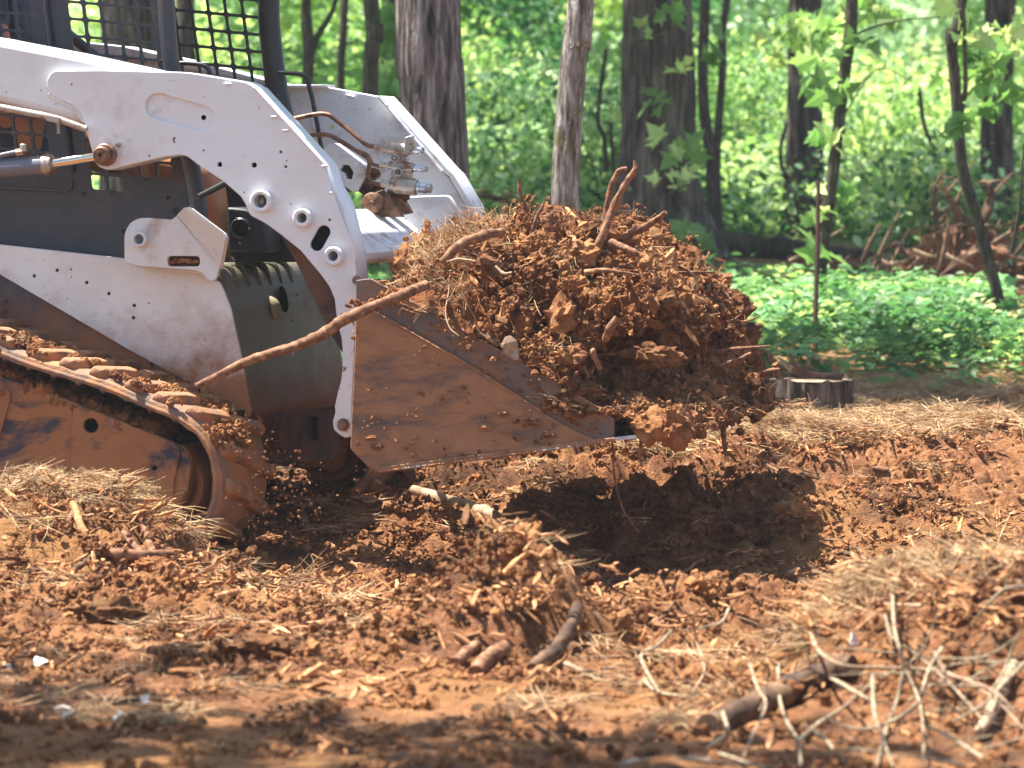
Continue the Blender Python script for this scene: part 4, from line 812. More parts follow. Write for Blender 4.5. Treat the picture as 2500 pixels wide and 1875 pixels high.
cav2 = np.exp(-((lu_-.02-.12*perlin(Pw*3)*1.5)/.16)**2)*sst(.66, .58, lz_+.06*perlin(Pw*7+2))*sst(.42, .5, lz_); Pw[:, 1] += .10*cav2*sst(.02, .1, lv_)*sst(.7, .3, lv_)
I = np.arange(NU*NV).reshape(NU, NV); q = np.stack([I[:-1, :-1].ravel(), I[1:, :-1].ravel(), I[1:, 1:].ravel(), I[:-1, 1:].ravel()], 1)
load = empty('dirt_load', tuple(O0), -TH, label='heaped load of red soil, roots and pine straw filling the bucket', cat='dirt heap')
lo = link('soil', mesh('soil', Pw, q), load, M['loadsoil'], True)
NN2 = np.zeros_like(NN)
Pg = Pw.reshape(NU, NV, 3); a = np.gradient(Pg, axis=0); b2 = np.gradient(Pg, axis=1); NN2 = np.cross(a.reshape(-1, 3), b2.reshape(-1, 3)); ar = np.linalg.norm(NN2, axis=1); NN2 /= ar[:, None]+1e-12
def e_from(n, az):
    """euler whose z axis is n, spun by az"""
    out = np.empty((len(n), 3))
    for i in range(len(n)):
        qn = Vector(n[i]).to_track_quat('Z', 'Y'); out[i] = (qn@Matrix.Rotation(az[i], 3, 'Z').to_quaternion()).to_euler()
    return out
def lscatter(name, n, dens, protos, smin, smax, lift, pw=1, jit=.0, parent=load):
    pr_ = ar*dens; pr_ = pr_/pr_.sum(); i = rng.choice(len(Pw), n, p=pr_); N_ = NN2[i]+rng.normal(0, jit, (n, 3)); N_ /= np.linalg.norm(N_, axis=1)[:, None]
    return scatter(name, Pw[i]+NN2[i]*lift, e_from(N_, U_(0, 6.28, n)), smin+(smax-smin)*U_(0, 1, n)**pw, protos, parent, kind='stuff')
LU, LVv = Pw[:, 0]-x0, Pw[:, 1]
vis = (LVv < 1.45)*1.0
lscatter('crumbs', 1500, vis, clod_clumps, .35, 1.1, -.004, 1.8, .15)
lscatter('clods', 1700, vis*(1-.5*(Pw[:, 2] > .85)), clods, .004, .060, -.004, 5, .5)
lscatter('chips', 520, vis*(.05+np.clip(perlin(Pw*5)+.1, 0, 1)), chip_clumps, .5, 1.2, .002, 1.4, .15)
lscatter('long_chips', 330, vis*(LU > -.2), chips, .4, 2.3, .008, 1.8, .35)
sm = vis*np.clip(3.2*np.exp(-((LU+.30)/.11)**2-((LVv-.50)/.35)**2)+.03+.6*np.clip(perlin(Pw*3.2+9)-.15, 0, 1)*(Pw[:, 2] > .5), 0, 3)
lscatter('straw', 620, sm, redstraws+straws, .45, .85, .006, 1, .25)
lscatter('wild_straw', 200, sm+.1*vis, wildstraw, .4, .8, .008, 1, .6)
# ------------------------------------------------------------------ sticks and roots
def stick(name, pts, r, mat, label, cat, group=None, rough=.3, n=10, k=7, seed=1, side=()):
    """pts (photo x, photo y, distance); r radii in metres"""
    P = np.array([atY(*p) for p in pts]); b0 = P[0].copy(); Q = catmull(list(P-b0), k); m_ = len(Q)
    rr = np.interp(np.linspace(0, 1, m_), np.linspace(0, 1, len(r)), r)
    Q = Q+np.stack([fbm(Q*9+seed+j*5, 2) for j in range(3)], 1)*np.mean(r)*.25
    if max(r) > .009: n = max(n, 14)
    b = MB(); b.tube(Q, rr, n, True, rough, seed)
    for (t0, dx, dy, dz, r2) in side:
        p = Q[int(t0*(m_-1))]; e = np.array((dx, dy, dz)); b.tube(catmull([p, p+e*.5+np.array((.004, 0, .004)), p+e], 4), [r2, r2*.8, r2*.4], 6, True, rough, seed+3)
    o = b.build(name, mat, None, True); o.location = tuple(b0); return tag(o, label=label, cat=cat, group=group)
# long branch leaning from the track to the bucket
stick('fallen_branch', [(478, 942, 11.97), (560, 903, 11.95), (640, 870, 11.93), (730, 843, 11.92), (800, 808, 11.91), (850, 775, 11.90), (920, 745, 11.92), (1000, 712, 12.0), (1040, 695, 12.08)], [.009, .0125, .014, .015, .0165, .016, .015, .0155, .013], M['root'], 'long muddy branch lying slantwise from the track up to the bucket rim', 'branch', rough=.17, n=14, k=16,
      side=((.62, .02, -.01, -.02, .004), (.75, .01, -.02, -.05, .003), (.86, .005, -.02, -.075, .004), (.35, .01, -.02, -.02, .003)))
LD = [('root', [(1440, 640, 12.35), (1470, 575, 12.35), (1500, 500, 12.37), (1530, 445, 12.37), (1552, 415, 12.37), (1549, 392, 12.37)], [.021, .020, .018, .016, .014, .006], 'tall bare root standing out of the load, taller of two', 'root'),
      ('root', [(1470, 570, 12.5), (1482, 500, 12.5), (1494, 450, 12.5), (1510, 420, 12.5), (1532, 410, 12.5)], [.016, .014, .014, .015, .008], 'mud caked hooked root beside the tall bare root', 'root'),
      ('root', [(1500, 590, 12.5), (1540, 570, 12.5), (1585, 548, 12.45), (1624, 518, 12.4)], [.012, .012, .011, .007], 'short crooked root pointing right from the top of the load', 'root'),
      ('root', [(1300, 560, 12.5), (1288, 520, 12.5), (1270, 480, 12.5), (1268, 438, 12.5)], [.010, .008, .006, .006], 'thin dark root standing up on the left of the load', 'root'),
      ('stick', [(1296, 570, 12.4), (1310, 530, 12.4), (1328, 495, 12.4)], [.006, .005, .004], 'short upright stick next to the thin dark root', 'stick'),
      ('stick', [(1344, 570, 12.4), (1346, 525, 12.4), (1347, 520, 12.4)], [.008, .007, .006], 'stubby splinter on the crest of the load', 'stick'),
      ('root', [(1080, 640, 12.15), (1120, 600, 12.15), (1180, 575, 12.2), (1230, 566, 12.25)], [.018, .024, .024, .016], 'thick soil coated root on top of the straw in the load', 'root'),
      ('root', [(1490, 590, 12.25), (1540, 612, 12.2), (1560, 622, 12.2)], [.016, .018, .012], 'broken reddish root end lying across the load', 'root'),
      ('stick', [(1620, 668, 12.6), (1690, 664, 12.6), (1745, 666, 12.6)], [.004, .004, .003], 'straight thin stick jutting out of the load to the right', 'stick'),
      ('root', [(1675, 655, 12.6), (1700, 680, 12.6), (1696, 705, 12.6), (1670, 735, 12.6)], [.004, .005, .005, .004], 'pale curved rootlet hanging on the right slope of the load', 'root'),
      ('stick', [(1735, 862, 12.7), (1800, 852, 12.7), (1880, 845, 12.7)], [.007, .007, .003], 'long splintered stick pointing right from the load', 'stick'),
      ('root', [(1785, 775, 12.9), (1812, 785, 12.9), (1835, 780, 12.9), (1855, 772, 12.9)], [.003, .003, .003, .002], 'wavy thin rootlet sticking out right of the load', 'root'),
      ('root', [(1750, 895, 12.6), (1800, 880, 12.6), (1835, 862, 12.6)], [.006, .008, .005], 'muddy stick low on the right slope of the load', 'stick'),
      ('root', [(1845, 915, 13.2), (1880, 905, 13.2), (1903, 902, 13.2)], [.012, .013, .008], 'dark stubby root end beyond the right edge of the load', 'root'),
      ('stick', [(1478, 830, 12.0), (1490, 800, 11.97), (1508, 772, 11.97)], [.011, .012, .009], 'broken stick standing in the front face of the load', 'stick'),
      ('stick', [(1465, 900, 11.95), (1448, 862, 11.93), (1452, 850, 11.93)], [.012, .013, .009], 'bent stub hanging in the front face of the load', 'stick'),
      ('root', [(1765, 1040, 12.6), (1768, 1080, 12.6), (1772, 1112, 12.6)], [.010, .008, .005], 'dark root dangling under the right end of the bucket lip', 'root'),
      ('root', [(1562, 1015, 11.9), (1566, 1060, 11.9), (1562, 1110, 11.92), (1568, 1140, 11.92)], [.005, .006, .005, .003], 'hairy rootlet hanging over the bucket lip', 'root'),
      ('root', [(1495, 1080, 12.2), (1500, 1160, 12.2), (1520, 1240, 12.2), (1560, 1300, 12.2)], [.003, .003, .003, .002], 'long thin rootlet hanging from the bucket towards the shadow', 'root'),
      ('root', [(1098, 700, 12.05), (1088, 760, 12.0), (1098, 800, 11.97), (1120, 820, 11.95)], [.002, .002, .002, .0015], 'pale string like rootlet looping down near the bucket rim', 'root'),
      ('root', [(1090, 640, 12.1), (1120, 633, 12.1), (1160, 638, 12.1)], [.003, .005, .004], 'short pale rootlet on the left of the load', 'root'),
      ('stick', [(1210, 650, 12.15), (1230, 668, 12.13), (1250, 665, 12.13)], [.004, .005, .003], 'bent pale stick beside the short pale rootlet', 'stick'),
      ('stick', [(1430, 665, 12.15), (1480, 660, 12.1), (1560, 672, 12.1)], [.009, .007, .003], 'tapering stick lying across the middle of the load', 'stick'),
      ('root', [(1100, 1240, 13.0), (1075, 1250, 13.0), (1020, 1220, 13.1), (1018, 1215, 13.1)], [.001, .001, .001, .001], '', ''),
      ]
for k, (nm, pts, r, lb, ct) in enumerate(LD):
    if max(r) > .012: r = [q*.64 for q in r]
    if lb: stick(nm, pts, r, M['root'] if 'pale' not in lb else M['palewood'], lb, ct, 'roots and sticks in the bucket load', rough=.3 if max(r) > .01 else .2, seed=k*3+1)
# flat bark chunk and lichen bit in the load
v, f = splinter(.075, .05, .012, 77); b = MB(); b.add(v@rotm(1.2, 1.3, 0).T, f); o = b.build('bark_chunk', M['palewood'], None, bevel=.003); o.location = tuple(atY(1250, 850, 11.92)); tag(o, label='flat pale bark slab sticking out of the front of the load', cat='bark')
for k, (x, y, Y_, s, lb) in enumerate(((1330, 960, 12.02, .05, 'large dark clod in the lower front of the load'), (1180, 610, 12.3, .06, 'smooth red clod near the top of the load'), (1395, 690, 12.1, .03, 'rounded reddish clod in the middle of the load'), (1590, 870, 12.15, .07, 'overhanging dark clod at the right of the front face'), (1420, 960, 11.98, .05, 'crumbly pale brown clod spilling at the bucket lip'), (1720, 960, 12.6, .055, 'lowest crumbly clod at the right end of the load'))):
    v, f = rock_vf(100+k, 4, .55); v = v+v*(.10*fbm(v*3.5, 4, True))[:, None]; b = MB(); b.add(v*s*np.array((1, .7, .8)), f); o = b.build('soil_clod', M['clod'], None, True); o.location = tuple(atY(x, y, Y_)); tag(o, label=lb, cat='clod', group='clods in the bucket load')
# ------------------------------------------------------------------ loose pieces on the ground
GS = [('stick', [(1010, 1195), (1100, 1225), (1170, 1245), (1212, 1262)], [.017, .022, .022, .018], 'palewood', 'thick pale peeled branch half buried behind the bucket', 'branch', .02),
      ('stick', [(1258, 1283), (1300, 1282), (1338, 1284)], [.005, .004, .004], 'palewood', 'small straight pale twig right of the peeled branch', 'twig', .02),
      ('stick', [(735, 1240), (745, 1290), (765, 1310)], [.013, .016, .013], 'root', 'red brown stick end in the shade between the tracks', 'stick', .03),
      ('stick', [(915, 1345), (970, 1385), (1025, 1410)], [.005, .005, .004], 'palewood', 'thin pale stick at the edge of the machine shadow', 'stick', .03),
      ('stick', [(805, 1350), (825, 1385), (845, 1425)], [.010, .012, .008], 'chip', 'split light stick tilted up beside the red shard', 'stick', .05),
      ('stick', [(845, 1370), (850, 1350), (838, 1385)], [.012, .006, .014], 'root', 'upright red shard beside the split light stick', 'shard', .04),
      ('stick', [(240, 1345), (320, 1355), (420, 1352)], [.017, .014, .010], 'root', 'stubby muddy branch lying on the left heap', 'branch', .07),
      ('stick', [(150, 1410), (200, 1380), (240, 1352)], [.008, .009, .008], 'darkwood', 'grey flat sliver on the left heap', 'splinter', .05),
      ('stick', [(65, 1450), (100, 1462), (135, 1475)], [.008, .010, .006], 'darkwood', 'weathered sliver low on the left heap', 'splinter', .04),
      ('stick', [(440, 1350), (465, 1320), (472, 1310)], [.014, .014, .009], 'root', 'thick upright clump of root beside the front of the track', 'root', .06),
      ('stick', [(350, 1280), (365, 1330), (375, 1345)], [.009, .011, .008], 'root', 'dark bark stick sloping down the left heap', 'stick', .09),
      ('stick', [(300, 1300), (340, 1345), (375, 1375)], [.008, .009, .006], 'root', 'slim brown stick sloping down the left heap', 'stick', .06),
      ('stick', [(520, 1460), (570, 1448), (625, 1440)], [.008, .009, .006], 'chip', 'smooth tan stick lying on the chips below the track', 'stick', .03),
      ('stick', [(560, 1400), (600, 1425), (618, 1440)], [.006, .007, .005], 'palewood', 'pale splinter leaning on the smooth tan stick', 'splinter', .03),
      ('stick', [(1110, 1620), (1140, 1595), (1165, 1575)], [.014, .015, .012], 'root', 'short split log at the left foot of the centre heap', 'log', .04),
      ('stick', [(1160, 1640), (1190, 1610), (1235, 1580)], [.016, .019, .017], 'root', 'rounded reddish log at the foot of the centre heap', 'log', .05),
      ('stick', [(1300, 1630), (1350, 1590), (1390, 1540), (1410, 1480)], [.012, .016, .016, .013], 'darkwood', 'long grey brown log leaning on the centre heap', 'log', .08),
      ('stick', [(1290, 1650), (1340, 1615), (1380, 1585)], [.005, .006, .005], 'chip', 'straight splinter in front of the centre heap', 'splinter', .04),
      ('stick', [(1380, 1620), (1430, 1640), (1500, 1630)], [.005, .006, .004], 'palewood', 'curved pale root strip on the orange soil', 'root', .03),
      ('stick', [(1395, 1440), (1400, 1410), (1388, 1380), (1370, 1360)], [.007, .007, .006, .004], 'root', 'curved root at the top right of the centre heap', 'root', .08),
      ('stick', [(1230, 1400), (1260, 1370), (1300, 1345)], [.006, .006, .005], 'chip', 'slanting stick on the top of the centre heap', 'stick', .09),
      ('stick', [(1360, 1460), (1400, 1450), (1440, 1424), (1470, 1425)], [.012, .012, .008, .006], 'root', 'knobbly root end at the right of the centre heap', 'root', .1),
      ('stick', [(1560, 1500), (1640, 1540), (1760, 1555)], [.016, .014, .010], 'root', 'dark root lying in the low ridge right of the centre heap', 'root', .04),
      ('stick', [(1730, 1775), (1860, 1720), (1960, 1660), (2080, 1625)], [.024, .030, .030, .024], 'darkwood', 'thick dark log under the grey twigs in the right foreground', 'log', .05),
      ('stick', [(2250, 1480), (2160, 1475), (2115, 1472)], [.004, .004, .003], 'palewood', 'pale sliver on top of the right foreground heap', 'splinter', .06),
      ('stick', [(2390, 1790), (2430, 1720), (2475, 1620)], [.010, .013, .010], 'palewood', 'long flat sliver standing in the right foreground heap', 'splinter', .09),
      ('stick', [(1520, 1870), (1640, 1855), (1760, 1862)], [.010, .010, .007], 'greytwig', 'pale stick lying at the bottom edge of the picture', 'stick', .02),
      ('stick', [(1915, 1415), (1930, 1400), (1945, 1390)], [.008, .009, .007], 'palewood', 'short square chip at the tip of the bucket shadow', 'chip', .03),
      ('stick', [(2090, 1435), (2140, 1420), (2200, 1400)], [.007, .008, .006], 'palewood', 'long light sliver on the sunny straw at the right', 'splinter', .03),
      ('stick', [(2065, 1128), (2110, 1140), (2170, 1148)], [.010, .011, .008], 'root', 'broken branch piece under the straw of the berm', 'branch', .04),
      ('stick', [(1980, 1090), (2040, 1105), (2075, 1110)], [.007, .007, .005], 'root', 'brown stick beside the broken branch piece on the berm', 'stick', .05),
      ('stick', [(2065, 1012), (2085, 1005), (2108, 1002)], [.006, .006, .005], 'greytwig', 'grey twig lying on the straw beside the stump', 'twig', .02),
      ('stick', [(2430, 1205), (2465, 1215), (2510, 1222)], [.011, .013, .010], 'chip', 'split tan plank piece at the right edge of the picture', 'splinter', .04),
      ('stick', [(2340, 1300), (2345, 1280), (2350, 1265)], [.005, .006, .005], 'chip', 'upright sliver on the right of the berm', 'splinter', .05),
      ('stick', [(180, 1230), (200, 1290), (215, 1300)], [.010, .011, .007], 'chip', 'bleached stick under the straw of the left heap', 'stick', .1),
      ('stick', [(160, 1290), (185, 1240), (188, 1238)], [.006, .008, .004], 'root', 'pointed dark stub in the straw of the left heap', 'stick', .1),
      ]
for k, (nm, pts, r, mt, lb, ct, lift) in enumerate(GS):
    Yh = [hit(x, y, 7.2, 17)[1] for x, y in pts]; Y0 = np.mean(Yh); rm = max(r)
    P = [(x, y, max(min(yy, Y0+.25), Y0-.25)-.03-rm*1.6) for (x, y), yy in zip(pts, Yh)]
    stick(nm if ct not in ('log', 'branch', 'root', 'twig') else ct, P, r, M[mt], lb, ct, 'loose wood on the ground', rough=.28, seed=k*7+2, n=10)
CL = [(660, 1312, 11.6, .020, 'orange clod flying up beside the front of the track', 'clod'), (270, 1505, 0, .060, 'big dark clod at the foot of the left heap', 'clod'), (632, 1600, 0, .058, 'dark purple brown clod in the middle foreground', 'clod'), (350, 1600, 0, .022, 'round dark pebble left of the dark clod', 'clod'), (460, 1640, 0, .034, 'flat tan stone in the left foreground', 'stone'), (545, 1235, 0, .0, '', ''), (380, 1385, 0, .040, 'crumbled reddish clod on the slope of the left heap', 'clod'),
      (30, 1375, 0, .035, 'grey rounded clod at the left edge of the picture', 'clod'), (2380, 1330, 0, .04, 'brown clod on the right slope below the berm', 'clod'), (1730, 1260, 0, .05, 'jagged red clod on the ridge behind the bucket', 'clod'), (1430, 1195, 0, .05, 'jagged clod under the bucket behind the shadow', 'clod'), (1235, 1345, 0, .03, 'pale red clod at the near edge of the shadow', 'clod'),
      (1950, 1260, 0, .05, 'lumpy clod halfway up the berm', 'clod'), (2230, 1195, 0, .055, 'large lumpy clod at the right of the berm', 'clod'), (1268, 1500, 0, .03, 'dark clod near the middle of the centre heap', 'clod'), (1590, 1485, 0, .022, 'round orange clod on the low ridge', 'clod'), (1470, 1480, 0, .022, 'second orange clod left along the low ridge', 'clod')]
for k, (x, y, Y_, s, lb, ct) in enumerate(CL):
    if not lb: continue
    v, f = rock_vf(200+k, 4, .6 if ct == 'clod' else .2); v = v*(1+(.09 if ct == 'clod' else .02)*fbm(v*3, 4, True))[:, None]; p = atY(x, y, Y_) if Y_ else hit(x, y+10, 7.2, 17)
    sc_ = np.array((1.25, 1, .8)) if ct == 'clod' else np.array((1.3, 1, .35)); b = MB(); b.add(v*s*sc_, f); o = b.build('soil_clod' if ct == 'clod' else 'stone', M['clod'] if 'dark' not in lb else M['wetclay'], None, True); o.location = tuple(p+np.array((0, 0, s*.35 if not Y_ else 0))); tag(o, label=lb, cat=ct, group='clods lying on the ground')
FL = [(95, 1635, .022, 'cream shell like flake in the left foreground, nearest to the left edge pair'), (22, 1645, .014, 'small white flake at the left edge of the picture'), (150, 1760, .030, 'cluster of torn white flakes in the bottom left'), (165, 1775, .022, 'lower torn flake beside the white cluster in the bottom left'), (288, 1772, .018, 'white forked flake right of the torn cluster'), (355, 1728, .014, 'tiny white curl above the forked flake'), (2085, 1585, .02, 'white chip on the right foreground heap')]
for k, (x, y, s, lb) in enumerate(FL):
    r_ = random.Random(k); n = 9; ring = [(math.cos(i*6.28/n)*s*r_.uniform(.3, 1.1), math.sin(i*6.28/n)*s*r_.uniform(.3, .9), r_.uniform(-.15, .35)*s) for i in range(n)]
    b = MB(); b.add([(0, 0, 0)]+ring+[(0, 0, -.002)]+[(a_, c_, d_-.002) for a_, c_, d_ in ring], [(0, i+1, (i+1) % n+1) for i in range(n)]+[(n+1, n+2+(i+1) % n, n+2+i) for i in range(n)]+[(i+1, n+2+i, n+2+(i+1) % n, (i+1) % n+1) for i in range(n)])
    o = b.build('flake', M['flake'], None); p = hit(x, y, 7.2, 14); o.location = tuple(p+np.array((0, 0, .018))); o.rotation_euler = (.5, .2*k, k); tag(o, label=lb, cat='flake', group='pale flakes on the soil')
# grey twigs standing and lying over the right foreground heap
TWG = [[(1972, 1525), (2000, 1590), (2060, 1625), (2160, 1630), (2300, 1640), (2420, 1700), (2500, 1780)],
       [(2178, 1430), (2185, 1540), (2215, 1640), (2245, 1715), (2255, 1800), (2252, 1875)], [(2245, 1715), (2190, 1755), (2120, 1780), (2050, 1770), (2010, 1745)],
       [(1900, 1620), (1903, 1700), (1920, 1760), (1950, 1810), (1955, 1870)], [(1950, 1808), (2000, 1765), (2060, 1725), (2125, 1670)],
       [(1830, 1620), (1850, 1680), (1870, 1722), (1835, 1800), (1810, 1860)], [(2030, 1655), (2090, 1690), (2130, 1710), (2170, 1718)], [(2130, 1650), (2135, 1740), (2155, 1800), (2180, 1870)],
       [(2205, 1640), (2190, 1710), (2160, 1790), (2140, 1870)], [(1765, 1740), (1775, 1790), (1730, 1825), (1790, 1850), (1870, 1875)], [(2280, 1590), (2310, 1640), (2360, 1660), (2430, 1690), (2480, 1740)],
       [(2500, 1620), (2450, 1670), (2400, 1720), (2330, 1760)], [(2300, 1580), (2270, 1630), (2250, 1690)], [(2500, 1430), (2450, 1440), (2400, 1490), (2370, 1530)], [(2160, 1500), (2180, 1560), (2240, 1600), (2330, 1680), (2400, 1760)],
       [(1690, 1495), (1700, 1560), (1720, 1635), (1690, 1690)], [(1570, 1660), (1610, 1690), (1690, 1700)], [(1780, 1485), (1760, 1520), (1700, 1535)], [(1600, 1580), (1565, 1600), (1585, 1650), (1610, 1690)], [(1640, 1540), (1600, 1580), (1570, 1590)],
       [(2245, 1360), (2220, 1390), (2210, 1410)], [(2310, 1340), (2290, 1385), (2270, 1420)], [(2480, 1560), (2450, 1640), (2410, 1700)], [(2060, 1860), (2010, 1800), (1960, 1770)], [(2400, 1850), (2320, 1800), (2260, 1770)], [(1660, 1850), (1760, 1860), (1900, 1872)]]
for k, p in enumerate(TWG):
    big_ = k < 12
    Y0 = 8.55 if k < 15 or k > 21 else 9.0
    pts = [(x, y, min(8.95, hit(x, y, 7, 14)[1])-.20-.10*math.sin(i*1.3+k)) for i, (x, y) in enumerate(p)]
    stick('twig', pts, [.0042 if big_ else .0034, .0034, .002], M['greytwig'] if k % 5 else M['palewood'], 'thin pale grey twig in the tangle over the right foreground heap', 'twig', 'grey twigs in the right foreground', rough=.12, n=6, seed=k, k=5)
for k in range(26):
    x, y = U_(1850, 2480), U_(1560, 1860); a = U_(0, 3.14); L_ = U_(50, 170); Yk = hit(x, y, 7, 14)[1]-U_(.06, .25); bend = U_(-.5, .5)
    q = [(x-L_*math.cos(a), y+L_*.6*math.sin(a), Yk+.04), (x+20*bend, y+30*bend, Yk), (x+L_*math.cos(a+bend), y-L_*.7*math.sin(a+bend), Yk-.03)]
    stick('twig', q, [.0026, .0022, .0012], M['greytwig'], 'hair thin grey twig in the tangle over the right foreground heap', 'twig', 'grey twigs in the right foreground', rough=.15, n=5, seed=k+90, k=6, side=((.45, .04*bend, -.01, .045, .0014), (.7, -.03, 0, .03*bend, .0012)))
# green seedling at the heap
sd_ = empty('seedling', tuple(atY(1972, 1600, 8.9)), 0, label='tiny bright green seedling by the right foreground heap', cat='seedling')
b = MB(); b.tube([(0, 0, -.03), (0, 0, .02), (.004, 0, .045)], [.0015, .0015], 5); b.build('stem', M['leaf2'], sd_)
for k, (a_, l_) in enumerate(((.3, .022), (2.8, .02), (1.5, .026))):
    b = MB(); ca, sa = math.cos(a_), math.sin(a_); b.add([(0, 0, .03+.01*k), (ca*l_*.5-.005, 0, .03+.01*k+sa*l_*.5), (ca*l_, 0, .03+.01*k+sa*l_), (ca*l_*.5+.006, .004, .03+.01*k+sa*l_*.5)], [(0, 1, 2, 3)]); b.build('leaf', M['leaf2'], sd_)
# curled dry leaf on the track frame
lf = empty('dry_leaf', tuple(L2W(LP(268, 1045, .045))), -TH, label='curled brown dry leaf caught on the track frame', cat='leaf')
b = MB(); b.add([(0, 0, .03), (-.012, -.004, .012), (.0, -.008, 0), (.016, -.003, .008), (.014, 0, .028)], [(0, 1, 2), (0, 2, 3, 4)]); b.add([(0, -.004, -.004), (.02, -.01, .004), (.034, -.005, -.008), (.012, -.006, -.014)], [(0, 1, 2, 3)]); b.tube([(-.022, -.002, -.045), (-.012, -.002, -.02), (0, -.004, 0)], .0012, 4); b.build('blade', M['dryleaf'], lf)
# soil thrown up by the moving track and falling from the load
n = 1300; t = U_(0, 1, n)**1.4; px = 590+t*190+rng.normal(0, 25, n); py = 1330-U_(0, 330, n)*(1-t*.5); k_ = (px > 520) & (px < 800); px, py = px[k_], py[k_]; Yd = U_(11.8, 13.0, len(px))
P = np.array([atY(*q) for q in zip(px, py, Yd)]); scatter('flying_soil', P, U_(0, 6.28, P.shape), .0008+.0052*U_(0, 1, len(P))**7, clods, None, kind='stuff', label='crumbs of soil thrown up by the moving track')
n = 900; px = rng.normal(1690, 75, n); py = U_(1060, 1250, n); Yd = U_(12.2, 13.0, n); P = np.array([atY(*q) for q in zip(px, py, Yd)]); scatter('falling_soil', P, U_(0, 6.28, P.shape), .0008+.004*U_(0, 1, n)**7, clods, None, kind='stuff', label='crumbs of soil falling from the bucket lip')
# ------------------------------------------------------------------ operator inside the cab
def skin(name, nodes, edges, mat, parent, sub=2):
    me = bpy.data.meshes.new(name); me.from_pydata([n_[0] for n_ in nodes], edges, []); o = bpy.data.objects.new(name, me); COL.objects.link(o)
    md = o.modifiers.new('s', 'SKIN'); md.use_smooth_shade = True
    for i, n_ in enumerate(nodes): r_ = n_[1]; me.skin_vertices[0].data[i].radius = (r_, r_) if not isinstance(r_, tuple) else r_
    me.skin_vertices[0].data[0].use_root = True
    m2 = o.modifiers.new('b', 'SUBSURF'); m2.levels = sub; m2.render_levels = sub
    dg = bpy.context.evaluated_depsgraph_get(); dg.update(); m3 = bpy.data.meshes.new_from_object(o.evaluated_get(dg)); bpy.data.objects.remove(o); m3.materials.clear(); return link(name, m3, parent, mat, True)
def W3(x, y, V): return np.array(LP(x, y, V))
op = empty('person', tuple(L2W(np.array((LP(40, 400, .75)[0], .76, .9)))), -TH, label='operator in shorts and boots sitting inside the mesh sided cab', cat='person')
oo = np.array((LP(40, 400, .75)[0], .76, .9))
hip = W3(60, 330, .76); h0 = hip
ch_ = hip+np.array((-.06, 0, .42)); nk = ch_+np.array((0, 0, .12)); hd = nk+np.array((.03, 0, .15))
nodes = [(hip, (.15, .12)), (hip+np.array((-.03, 0, .2)), (.14, .11)), (ch_, (.15, .12)), (nk, .055), (hd, .095), (hd+np.array((.01, 0, .09)), .085)]
edges = [(0, 1), (1, 2), (2, 3), (3, 4), (4, 5)]
for sgn in (-1, 1):
    kn = W3(395, 395, .76+sgn*.13) if sgn < 0 else W3(455, 372, .76+sgn*.10); an = W3(400, 470, .72) if sgn < 0 else W3(540, 640, .78)
    if sgn > 0: kn = W3(500, 415, .72)
    else: kn = W3(330, 372, .60); an = W3(385, 470, .76); kn = W3(330, 372, .74)
    b0 = len(nodes); nodes += [(hip+np.array((.05, sgn*.11, 0)), .095), ((hip+kn)/2+np.array((0, sgn*.07, 0)), .085), (kn, .065), ((kn*.62+an*.38), .062), (kn*.3+an*.7, .045), (an, .038)]
    edges += [(0, b0)]+[(b0+i, b0+i+1) for i in range(5)]
    sh = ch_+np.array((.0, sgn*.2, .02)); el = sh+np.array((.10, sgn*.06, -.28)); wr = el+np.array((.26, -sgn*.05, .02)); b0 = len(nodes)
    nodes += [(sh, .065), (el, .043), (wr, .029), (wr+np.array((.07, 0, -.005)), (.034, .018))]; edges += [(2, b0), (b0, b0+1), (b0+1, b0+2), (b0+2, b0+3)]
    tip = wr+np.array((.07, 0, -.005))
    for q_, (dy, l_) in enumerate(((-.026, .032), (-.009, .038), (.009, .036), (.024, .028))):
        b1 = len(nodes); a_ = tip+np.array((.02, dy, 0)); nodes += [(a_, .009), (a_+np.array((l_, 0, -.006)), .0085), (a_+np.array((l_*1.25, 0, -.03)), .008)]; edges += [(b0+3, b1), (b1, b1+1), (b1+1, b1+2)]
    b1 = len(nodes); nodes += [(tip+np.array((-.02, -sgn*.035, 0)), .011), (tip+np.array((.015, -sgn*.055, -.01)), .009)]; edges += [(b0+3, b1), (b1, b1+1)]
skin('body', [(tuple(a_-oo), r_) for a_, r_ in nodes], edges, M['skin'], op)
sh_n = [(hip, (.165, .14)), (hip+np.array((-.03, 0, .2)), (.16, .13)), (ch_, (.17, .14)), (ch_+np.array((0, 0, .06)), (.12, .09))]; sh_e = [(0, 1), (1, 2), (2, 3)]
for sgn in (-1, 1):
    sh = ch_+np.array((.0, sgn*.2, .02)); b0 = len(sh_n); sh_n += [(sh, .08), (sh+np.array((.05, sgn*.03, -.14)), .065)]; sh_e += [(2, b0), (b0, b0+1)]
skin('shirt', [(tuple(a_-oo), r_) for a_, r_ in sh_n], sh_e, M['cloth'], op)
sn = [(hip+np.array((0, 0, .04)), (.17, .14)), (hip, (.17, .14))]; se_ = [(0, 1)]
for sgn, kn in ((-1, W3(330, 372, .60)), (1, W3(500, 415, .72))):
    b0 = len(sn); mid = (hip+kn)/2+np.array((0, sgn*.07, 0)); sn += [(hip+np.array((.05, sgn*.11, 0)), .11), (hip*.6+kn*.4+np.array((0, sgn*.07, 0)), .10)]; se_ += [(1, b0), (b0, b0+1)]
skin('shorts', [(tuple(a_-oo), r_) for a_, r_ in sn], se_, M['cloth'], op)
